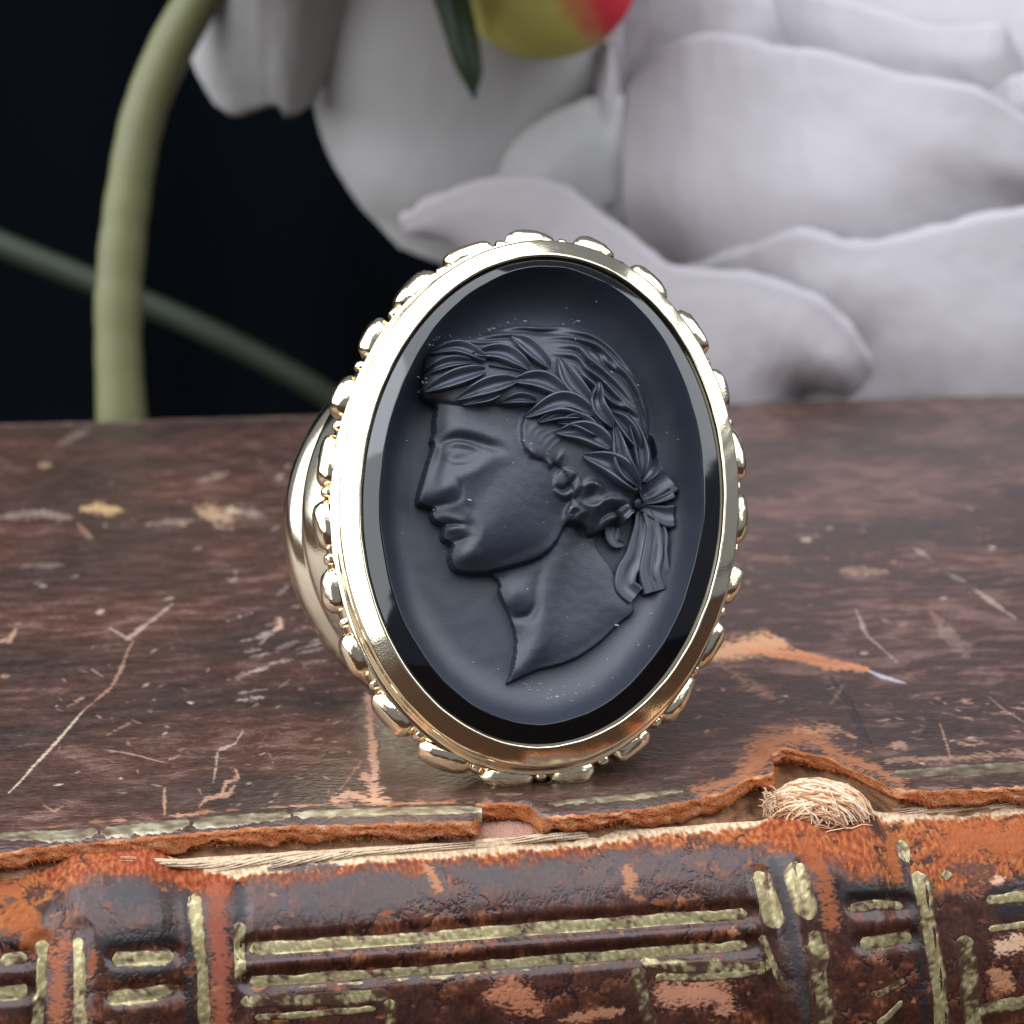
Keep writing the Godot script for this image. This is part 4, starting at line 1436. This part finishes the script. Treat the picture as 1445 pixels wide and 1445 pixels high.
func stone(r: Node3D) -> void:
	var seg := 200
	var rr := []
	var prof := [Vector2(-0.06, -1.2), Vector2(-0.02, -0.62), Vector2(0.02, -0.3), Vector2(0.06, -0.24), Vector2(0.12, -0.2), Vector2(0.5, 0.01), Vector2(0.9, 0.215), Vector2(0.94, 0.232), Vector2(0.98, 0.24), Vector2(1.0, 0.225)]
	for p in prof:
		var row := PackedVector3Array()
		for i in seg:
			var th := TAU * i / seg
			row.append(stone_edge(th, p.x, p.y))
		rr.append(row)
	var g := Geo.new()
	g.rows(rr, true, true)
	var s := build(g, "carved_stone", M.polished_stone, r)
	rr = []
	for k in 46:
		var rho := 1.0 - pow(k / 45.0, 1.25)
		var row := PackedVector3Array()
		var f := clampf((rho - 0.77) / 0.23, 0, 1)
		var h := FLOOR + 2.225 * (0.6 * f * f + 0.4 * pow(f, 7.0))
		for i in seg:
			var th := TAU * i / seg
			var e := stone_edge(th, 1.0, 0.225)
			row.append(Vector3(-0.13 + (e.x + 0.13) * rho, 0.19 + (e.y - 0.19) * rho, h + 0.02 * fine.get_noise_2d(cos(th) * rho * 7, sin(th) * rho * 9) * (1.0 - f)))
		rr.append(row)
	g = Geo.new()
	g.rows(rr, true, true)
	build(g, "sunken_field", M.matte_stone, s)
	portrait()
	g = Geo.new()
	g.v.resize(GW * GH)
	for j in GH:
		for i in GW:
			g.v[j * GW + i] = sheet_point(X0 + i * STEP, Y0 + j * STEP, H[j * GW + i])
	for j in GH - 1:
		for i in GW - 1:
			var a := j * GW + i
			if maxf(maxf(H[a], H[a + 1]), maxf(H[a + GW], H[a + GW + 1])) > -0.25:
				g.ix.append_array([a, a + 1, a + GW + 1, a, a + GW + 1, a + GW])
	build(g, "carved_head", M.matte_stone, s)
	# laurel leaves, hollow with raised borders
	var cross := [[-1.12, -0.5], [-1.0, 0.05], [-0.9, 0.36], [-0.66, 0.36], [-0.4, 0.10], [-0.1, 0.03], [0.0, 0.07], [0.1, 0.03], [0.4, 0.10], [0.66, 0.36], [0.9, 0.36], [1.0, 0.05], [1.12, -0.5]]
	var leaf := func(f: float) -> float: return pow(sin(PI * clampf(0.07 + 0.9 * f, 0, 1)), 0.75) * (1.0 - 0.25 * f)
	for k in [
		[[405, 335, 280, 268, 150, 285], 66], [[400, 388, 250, 425, 125, 470], 88], [[540, 440, 410, 468, 268, 520], 92], [[605, 380, 480, 300, 338, 305], 84], [[705, 372, 610, 275, 535, 215], 84], [[775, 500, 660, 440, 528, 440], 96],
		[[640, 540, 560, 528, 478, 545], 56], [[330, 345, 210, 350, 90, 395], 60], [[900, 545, 800, 440, 752, 325], 92], [[912, 600, 760, 545, 592, 612], 104], [[1000, 760, 880, 690, 735, 690], 112], [[1010, 660, 935, 560, 945, 445], 78],
		[[1150, 760, 1075, 660, 1000, 590], 78], [[1150, 930, 1060, 840, 1018, 650], 92], [[1145, 945, 1020, 850, 868, 800], 122], [[1160, 890, 1150, 760, 1085, 590], 74], [[1175, 910, 1240, 800, 1195, 670], 82], [[860, 610, 760, 600, 650, 640], 70], [[470, 500, 400, 520, 300, 545], 60], [[940, 700, 850, 640, 740, 640], 80],
	]:
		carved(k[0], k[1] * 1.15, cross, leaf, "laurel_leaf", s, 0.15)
	# twig of the wreath
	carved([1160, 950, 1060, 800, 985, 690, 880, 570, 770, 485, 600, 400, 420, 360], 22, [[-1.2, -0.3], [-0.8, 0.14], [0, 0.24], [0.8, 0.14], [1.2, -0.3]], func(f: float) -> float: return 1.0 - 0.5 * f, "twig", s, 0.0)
	# ribbon: bow and tails
	var band := [[-1.1, -0.9], [-1.0, 0.16], [-0.85, 0.24], [-0.6, 0.15], [-0.25, 0.06], [0.1, 0.1], [0.35, 0.2], [0.5, 0.14], [0.8, 0.2], [1.0, 0.14], [1.1, -0.9]]
	var loop := func(f: float) -> float: return 0.35 + 0.65 * smoothstep(0.0, 0.8, f)
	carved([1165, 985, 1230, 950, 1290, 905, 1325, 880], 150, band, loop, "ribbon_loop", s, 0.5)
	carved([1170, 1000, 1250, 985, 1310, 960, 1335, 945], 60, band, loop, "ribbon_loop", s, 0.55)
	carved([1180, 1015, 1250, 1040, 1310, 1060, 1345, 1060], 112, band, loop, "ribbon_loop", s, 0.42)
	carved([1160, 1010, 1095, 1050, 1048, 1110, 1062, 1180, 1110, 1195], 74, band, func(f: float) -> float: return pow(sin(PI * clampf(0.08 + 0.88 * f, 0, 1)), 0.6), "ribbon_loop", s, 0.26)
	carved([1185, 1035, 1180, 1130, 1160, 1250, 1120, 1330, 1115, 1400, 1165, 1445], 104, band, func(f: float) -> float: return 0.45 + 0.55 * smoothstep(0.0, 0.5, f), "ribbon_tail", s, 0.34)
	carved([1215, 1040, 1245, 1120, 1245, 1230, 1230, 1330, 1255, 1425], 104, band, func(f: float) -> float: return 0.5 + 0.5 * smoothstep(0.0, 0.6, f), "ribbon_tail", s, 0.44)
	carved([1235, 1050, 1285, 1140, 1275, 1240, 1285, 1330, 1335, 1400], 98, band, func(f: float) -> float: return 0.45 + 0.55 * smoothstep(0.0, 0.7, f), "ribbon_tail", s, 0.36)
	var kg := Geo.new()
	rr = []
	for j in 9:
		var la := PI * j / 8 - PI / 2
		var row := PackedVector3Array()
		for i in 18:
			row.append(sheet_point(1168 + 42 * cos(la) * cos(TAU * i / 18), 998 + 36 * cos(la) * sin(TAU * i / 18), 0.8 + 0.42 * sin(la)))
		rr.append(row)
	kg.rows(rr, true)
	build(kg, "ribbon_knot", M.lit_rubbed_stone, s)
	dust()


func stone_edge(th: float, k: float, n: float) -> Vector3:
	var a := ell(th, 0.06)
	var w := 0.07 * mid.get_noise_2d(cos(th) * 22.0, sin(th) * 22.0)
	var b := Vector2(-0.13 + (7.92 + w) * cos(th), 0.19 + (11.2 + w) * sin(th))
	var p := a.lerp(b, k)
	return Vector3(p.x, p.y, n)


func dust() -> void:      # pale specks and lint caught in the carving
	var mm := MultiMesh.new()
	mm.transform_format = MultiMesh.TRANSFORM_3D
	var g := lump(Vector3(0.03, 0.022, 0.018), 3)
	mm.mesh = g.mesh(Vector3.ZERO)
	var spots := []
	for k in 90:
		var f := rng.randf()
		var p: Vector2 = spline(vs([140, 275, 230, 200, 330, 190, 440, 172, 480, 140, 600, 128, 720, 138, 860, 118, 930, 150, 1010, 205]), 8)[int(f * 70)]
		spots.append(p + Vector2(rng.randfn() * 14, -absf(rng.randfn()) * (8.0 + 26.0 * maxf(mid.get_noise_1d(f * 160.0), 0.0))))
	for k in 45:
		spots.append(Vector2(rng.randf_range(600, 1000), 1905 + rng.randfn() * 30))
	for k in 60:
		spots.append(Vector2(1270 + rng.randfn() * 26, rng.randf_range(840, 1400)))
	for k in 24:
		spots.append(Vector2(120 + rng.randfn() * 18, rng.randf_range(340, 500)))
	for k in 90:
		spots.append(Vector2(rng.randf_range(0, 1380), rng.randf_range(0, 1950)))
	mm.instance_count = spots.size()
	for i in spots.size():
		var p: Vector2 = spots[i]
		var h := level(p.x, p.y)
		var uv := on_sheet(p.x, p.y)
		var rho := Vector2((uv.x + 0.13) / 7.92, (uv.y - 0.19) / 11.2).length()
		var f := clampf((rho - 0.77) / 0.23, 0, 1)
		h = maxf(h, 2.225 * (0.6 * f * f + 0.4 * pow(f, 7.0)))
		if rho > 0.98:
			h = 0.0
			uv = Vector2(rng.randf_range(-4, 4), rng.randf_range(-10, -8))
		var bs := Basis.from_euler(Vector3(0, 0, rng.randf() * 6.0)).scaled(Vector3.ONE * pow(rng.randf_range(0.4, 1.25), 2.0) * Vector3(1.0 + (3.0 * rng.randf() if i % 3 == 0 else 0.0), 1, 1))
		mm.set_instance_transform(i, Transform3D(bs, Vector3(uv.x, uv.y, FLOOR + h) * MM))
	var o := MultiMeshInstance3D.new()
	o.multimesh = mm
	o.material_override = M.dust
	o.name = "dust"
	add_child(o, true)
	o.transform = Transform3D(ring_f, (ring_c + Vector3(0, RISE, 0)) * MM)
	o.set_meta("kind", "stuff")
	o.set_meta("label", "pale dust and lint caught in the carving of the black stone")
	o.set_meta("category", "dust")


# ------------------------------------------------------------------ flowers
# a petal from rows of [photo x, photo y, depth], rim first; given thickness, a rolled rim and soft creases
func petal(net: Array, parent: Node, at: Vector3, m: Material, thick := 0.35, crease := 0.22, back := 0.0) -> void:
	var rows3 := []
	for row in net:
		var r := []
		for p in row:
			r.append(pt(p[0], p[1], p[2] + back))
		var tip: Array = row[row.size() - 1]
		if tip[0] >= 1500:            # beyond the frame the petal turns away and closes
			r.append(pt(tip[0] + 120, lerpf(tip[1], 330, 0.25), tip[2] + back + 12))
			r.append(pt(tip[0] + 190, lerpf(tip[1], 330, 0.6), tip[2] + back + 32))
		rows3.append(spline(r, 10))
	var cols: int = rows3[0].size()
	var fine_rows := []
	for i in cols:
		var c := []
		for r in rows3:
			c.append(r[i])
		fine_rows.append(spline(c, 12))
	var n := 46
	var last: int = fine_rows[0].size() - 1
	var front := []
	for j in n:
		var row := PackedVector3Array()
		var f := pow(float(j) / (n - 1), 1.6) * last
		for i in cols:
			row.append(fine_rows[i][int(f)].lerp(fine_rows[i][mini(int(f) + 1, last)], f - int(f)))
		front.append(row)
	# the rim curls back over a small radius
	var curl := []
	for k in (7 if thick > 0.32 else 0):
		var row := PackedVector3Array()
		var q := deg_to_rad(115.0 * (1.0 - k / 7.0))
		for i in cols:
			var p: Vector3 = front[0][i]
			var up: Vector3 = (p - front[3][i]).normalized()
			var side: Vector3 = front[0][mini(i + 1, cols - 1)] - front[0][maxi(i - 1, 0)]
			var nn := side.cross(up).normalized()
			if nn.dot(EYE - p) < 0:
				nn = -nn
			var rad := 0.8 + 0.4 * mid.get_noise_2d(i * 1.1, at.x)
			row.append(p + up * rad * sin(q) - nn * rad * (1.0 - cos(q)))
		curl.append(row)
	front = curl + front
	n = front.size()
	# outward normals of the sheet
	var a := []
	var b := []
	for j in n:
		var ra := PackedVector3Array()
		var rb := PackedVector3Array()
		for i in cols:
			var dx: Vector3 = front[j][mini(i + 1, cols - 1)] - front[j][maxi(i - 1, 0)]
			var dy: Vector3 = front[mini(j + 1, n - 1)][i] - front[maxi(j - 1, 0)][i]
			var nn := dx.cross(dy).normalized()
			if nn.dot(EYE - front[j][i]) < 0:
				nn = -nn
			var p: Vector3 = front[j][i]
			var h := 0.11 * fine.get_noise_2d(i * 0.28 + at.x, p.distance_to(front[0][i]) * 0.09) + crease * (mid.get_noise_3d(p.x * 0.9, p.y * 0.9, p.z * 0.9) + 0.25 * mid.get_noise_3d(p.x * 3.0 + 40, p.y * 1.2, p.z * 3.0))
			var lip := 0.0
			var end := minf(minf(j, n - 1 - j) / 2.0, minf(i, cols - 1 - i) / 2.0)
			var t := thick * (0.35 + 0.65 * sqrt(clampf(end, 0, 1)))
			ra.append(p + nn * (h + lip + t * 0.5))
			rb.append(p + nn * (h + lip - t * 0.5))
		a.append(ra)
		b.append(rb)
	var g := Geo.new()
	g.rows(a)
	g.rows(b, false, true)
	# close the rim all round
	var loop_a := PackedVector3Array()
	var loop_b := PackedVector3Array()
	for i in cols:
		loop_a.append(a[0][i])
		loop_b.append(b[0][i])
	for j in n:
		loop_a.append(a[j][cols - 1])
		loop_b.append(b[j][cols - 1])
	for i in range(cols - 1, -1, -1):
		loop_a.append(a[n - 1][i])
		loop_b.append(b[n - 1][i])
	for j in range(n - 1, -1, -1):
		loop_a.append(a[j][0])
		loop_b.append(b[j][0])
	g.rows([loop_a, loop_b])
	build(g, "petal", m, parent, at)


func flowers() -> void:
	var at := Vector3(26, -RISE, -118)
	var f := thing("white_rose", "large white rose with broad curled petals behind the right of the book", "flower", at)
	# broad petal facing the lens
	petal([
		[[886, 130, 235], [950, 70, 229.5], [1010, 58, 226.5], [1100, 76, 223], [1160, 82, 222], [1280, 116, 221.2], [1380, 136, 222], [1500, 205, 225.5]],
		[[882, 190, 234], [950, 170, 228], [1010, 160, 225], [1100, 168, 222], [1170, 180, 221], [1280, 200, 220.5], [1380, 220, 222], [1500, 260, 226]],
		[[880, 280, 233], [950, 280, 226], [1010, 280, 223], [1100, 280, 220], [1180, 285, 219], [1280, 290, 221], [1380, 290, 224], [1500, 300, 229]],
		[[890, 350, 234], [950, 380, 228], [1010, 395, 224.5], [1100, 400, 221.5], [1180, 400, 221], [1280, 395, 223], [1380, 380, 226.5], [1500, 370, 232]]], f, at, M.petal, 0.35, 0.22, 10.0)
	petal([
		[[955, 395, 224.6], [1050, 362, 220.8], [1125, 337, 217.4], [1200, 352, 217], [1270, 345, 217.2], [1360, 322, 219], [1500, 300, 224]],
		[[985, 440, 225], [1060, 425, 221], [1130, 412, 217.5], [1200, 415, 217], [1280, 412, 217], [1370, 400, 219], [1500, 385, 224]],
		[[1005, 500, 225], [1070, 495, 221], [1135, 490, 218.5], [1205, 490, 218.5], [1285, 490, 218], [1375, 480, 219], [1500, 470, 224]],
		[[1010, 590, 227], [1075, 590, 223.5], [1140, 590, 221.5], [1210, 590, 221], [1290, 585, 221], [1380, 580, 221.5], [1500, 575, 226]]], f, at, M.petal, 0.35, 0.22, 10.0)
	petal([
		[[566, 318, 230.6], [625, 284, 226.5], [700, 263, 222.6], [790, 272, 219.6], [870, 330, 217.6], [950, 386, 215.2], [1060, 398, 214.2], [1160, 435, 214.7], [1218, 505, 217.1], [1240, 562, 224]],
		[[580, 332, 231], [655, 318, 226], [725, 315, 222], [805, 335, 219], [875, 395, 217], [950, 440, 215], [1045, 455, 214], [1125, 490, 214.5], [1180, 535, 217], [1208, 580, 224]],
		[[640, 350, 234], [700, 400, 228], [755, 450, 224], [815, 500, 219.5], [880, 530, 217.2], [945, 540, 215.8], [1025, 540, 215], [1090, 548, 216.8], [1145, 565, 222], [1180, 590, 226]],
		[[680, 470, 236], [730, 520, 230], [780, 560, 225], [830, 590, 221], [890, 600, 219], [950, 605, 217.5], [1025, 605, 217], [1085, 605, 219], [1130, 605, 222], [1165, 610, 227]]], f, at, M.petal, 0.35, 0.22, 10.0)
	petal([
		[[846, 66, 241], [856, 64, 238.5], [864, 72, 238], [872, 96, 241]],
		[[838, 170, 239], [850, 172, 236.5], [862, 174, 236.5], [880, 190, 241]],
		[[830, 250, 238], [842, 252, 236], [856, 254, 236], [876, 262, 240]],
		[[818, 330, 239], [832, 330, 237], [850, 330, 237], [872, 330, 240]]], f, at, M.petal, 0.4, 0.3, 10.0)
	petal([
		[[884, -60, 243], [960, -70, 239], [1030, -60, 236.3], [1078, -40, 236.5]],
		[[880, 20, 243], [955, 10, 239], [1035, 10, 236], [1094, 20, 236]],
		[[878, 100, 243], [950, 95, 239], [1040, 80, 236], [1112, 72, 237]],
		[[880, 200, 243], [950, 195, 240], [1040, 180, 238], [1122, 150, 239]]], f, at, M.petal, 0.35, 0.22, 10.0)
	petal([
		[[1070, -10, 248], [1150, 0, 244.5], [1230, 20, 241.5], [1300, 42, 239.5], [1360, 46, 238.5], [1410, 42, 238.5], [1434, 78, 240.4], [1470, 130, 244.3]],
		[[1080, 50, 248], [1150, 60, 244], [1230, 75, 241], [1300, 92, 239], [1360, 98, 238], [1400, 100, 238], [1430, 120, 240], [1470, 160, 244]],
		[[1090, 140, 248], [1150, 150, 244], [1230, 165, 241], [1300, 180, 240], [1360, 190, 240], [1400, 200, 240], [1430, 210, 242], [1470, 230, 245]]], f, at, M.petal, 0.35, 0.22, 10.0)
	petal([
		[[1120, -80, 258], [1220, -70, 254], [1320, -50, 252], [1420, -20, 252], [1520, 10, 254]],
		[[1120, 20, 256], [1220, 25, 252], [1320, 40, 250], [1420, 60, 250], [1520, 90, 252]],
		[[1120, 110, 256], [1220, 120, 252], [1320, 140, 250], [1420, 170, 250], [1520, 200, 252]]], f, at, M.petal, 0.35, 0.22, 10.0)
	petal([
		[[1395, 140, 238.4], [1430, 118, 236.4], [1470, 110, 236.4], [1530, 110, 238.4]],
		[[1400, 180, 238], [1435, 165, 236], [1475, 160, 236], [1530, 170, 238]],
		[[1405, 260, 240], [1440, 250, 238], [1480, 250, 238], [1530, 260, 240]]], f, at, M.petal, 0.35, 0.22, 10.0)
	# petals that hang in the shade on the left
	at = Vector3(-8, -RISE, -136)
	var d := thing("white_rose", "drooping white rose in the shade beyond the top of the ring", "flower", at)
	petal([
		[[296, 136, 252], [326, 153, 250], [384, 141, 249], [412, 153, 250], [448, 138, 254]],
		[[272, 90, 252], [320, 100, 248], [380, 95, 247], [420, 98, 248], [470, 90, 252]],
		[[262, 20, 250], [320, 20, 245], [380, 15, 244], [430, 15, 245], [490, 20, 250]],
		[[250, -80, 246], [320, -90, 241], [380, -90, 240], [440, -90, 241], [510, -80, 246]]], d, at, M.shaded_petal_skin)
	petal([
		[[560, 345, 257], [640, 372, 256], [720, 390, 256], [800, 390, 256], [880, 380, 258]],
		[[488, 262, 257], [570, 280, 252], [680, 290, 251], [790, 290, 252], [880, 285, 256]],
		[[448, 170, 256], [550, 180, 250], [670, 180, 248], [780, 180, 250], [880, 180, 255]],
		[[446, 80, 253], [550, 80, 247], [670, 75, 245], [780, 80, 247], [880, 80, 252]],
		[[480, -80, 248], [570, -90, 243], [680, -90, 241], [780, -90, 243], [880, -80, 248]]], d, at, M.shaded_petal_skin)
	petal([
		[[700, 275, 250], [722, 218, 248], [768, 175, 247], [820, 150, 247], [880, 140, 248]],
		[[735, 300, 248], [760, 258, 246], [795, 225, 245], [835, 205, 245], [880, 200, 246]],
		[[770, 345, 249], [790, 320, 247], [820, 300, 246], [850, 290, 246], [880, 285, 247]]], d, at, M.shaded_petal_skin)
	petal([  # unseen petal added above the frame to shade the ones below it
		[[200, -95, 182], [360, -110, 176], [500, -105, 174], [640, -105, 176], [800, -100, 182], [920, -100, 190]],
		[[240, -125, 225], [370, -150, 222], [500, -150, 220], [640, -150, 222], [800, -145, 226], [900, -140, 230]],
		[[260, -130, 250], [380, -155, 250], [500, -155, 250], [640, -155, 250], [800, -150, 250], [900, -145, 252]]], d, at, M.shaded_petal_skin)
	# bud with a red cheek
	var c := pt(772, -22, 240)
	at = c - Vector3(0, 7, 0)
	var bud := thing("flower_bud", "yellow green bud with a red cheek above the white petals", "bud", at)
	var g := Geo.new()
	var rr := []
	for j in 33:
		var row := PackedVector3Array()
		for i in 120:
			var la := PI * j / 32 - PI / 2
			var lo := TAU * i / 120
			var q := Vector3(cos(la) * cos(lo), sin(la), cos(la) * sin(lo))
			q *= 0.97 + 0.075 * (1.0 - fposmod(lo / TAU * 3.0 + la * 0.35, 1.0)) * cos(la) + 0.012 * mid.get_noise_2d(lo * 14.0, la * 5.0)
			row.append(c + q * Vector3(8.0, 7.0, 7.0))
			var red := smoothstep(0.0, 0.5, q.x * 0.85 + q.y * 0.45 + q.z * 0.1 + 0.25 * mid.get_noise_3d(q.x * 9, q.y * 9, q.z * 9))
			g.c.append(Color(0.5, 0.46, 0.12).lerp(Color(0.5, 0.025, 0.04), red))
		rr.append(row)
	g.rows(rr, true, true)
	build(g, "bud", M.bud_skin, bud, at)
	at = pt(640, -40, 233)
	var lf := thing("green_leaf", "narrow dark green leaf hanging point down beside the bud", "leaf", at)
	petal([
		[[668, 140, 233], [670, 138, 232.5], [672, 140, 233]], [[640, 85, 233], [660, 90, 231.5], [680, 95, 233]], [[618, 20, 234], [645, 25, 231.5], [668, 30, 234]], [[590, -60, 236], [620, -60, 232], [650, -60, 236]]], lf, at, M.leaf_green, 0.3, 0.3)
	lf.get_child(0).name = "blade"
	at = pt(80, -40, 300)
	lf = thing("green_leaf", "dim leaf hanging in the dark upper left", "leaf", at)
	petal([
		[[98, 160, 300], [100, 162, 299.5], [103, 160, 300]], [[80, 95, 300], [94, 95, 298], [106, 95, 300]], [[66, 30, 301], [86, 30, 298], [106, 30, 301]], [[60, -60, 303], [84, -60, 299], [108, -60, 303]]], lf, at, M.leaf_black, 0.3, 0.3)
	lf.get_child(0).name = "blade"
	# stems
	var p := []
	for q in [[178, 800], [176, 700], [172, 600], [167, 480], [170, 380], [181, 280], [201, 170], [235, 80], [285, -10], [340, -90], [420, -160]]:
		p.append(pt(q[0], q[1], 244))
	p = spline(p, 8)
	var rad := []
	for i in p.size():
		rad.append(lerpf(2.45, 1.95, float(i) / p.size()) + 0.22 * mid.get_noise_1d(i * 1.3))
	at = p[0]
	var stem := thing("flower_stalk", "thick pale green stem curving up behind the left of the book", "stem", at)
	build(tube(p, rad, 22), "stalk", M.stem_green, stem, at)
	p = []
	for q in [[-620, 60, 276], [-380, 170, 272], [-140, 285, 268], [-60, 315, 267], [0, 345, 266], [140, 402, 265], [250, 448, 264], [350, 496, 263], [440, 545, 262], [520, 600, 262]]:
		p.append(pt(q[0], q[1], q[2]))
	p = spline(p, 8)
	rad = []
	for i in p.size():
		rad.append(1.55 - 0.2 * i / p.size())
	at = p[p.size() - 1]
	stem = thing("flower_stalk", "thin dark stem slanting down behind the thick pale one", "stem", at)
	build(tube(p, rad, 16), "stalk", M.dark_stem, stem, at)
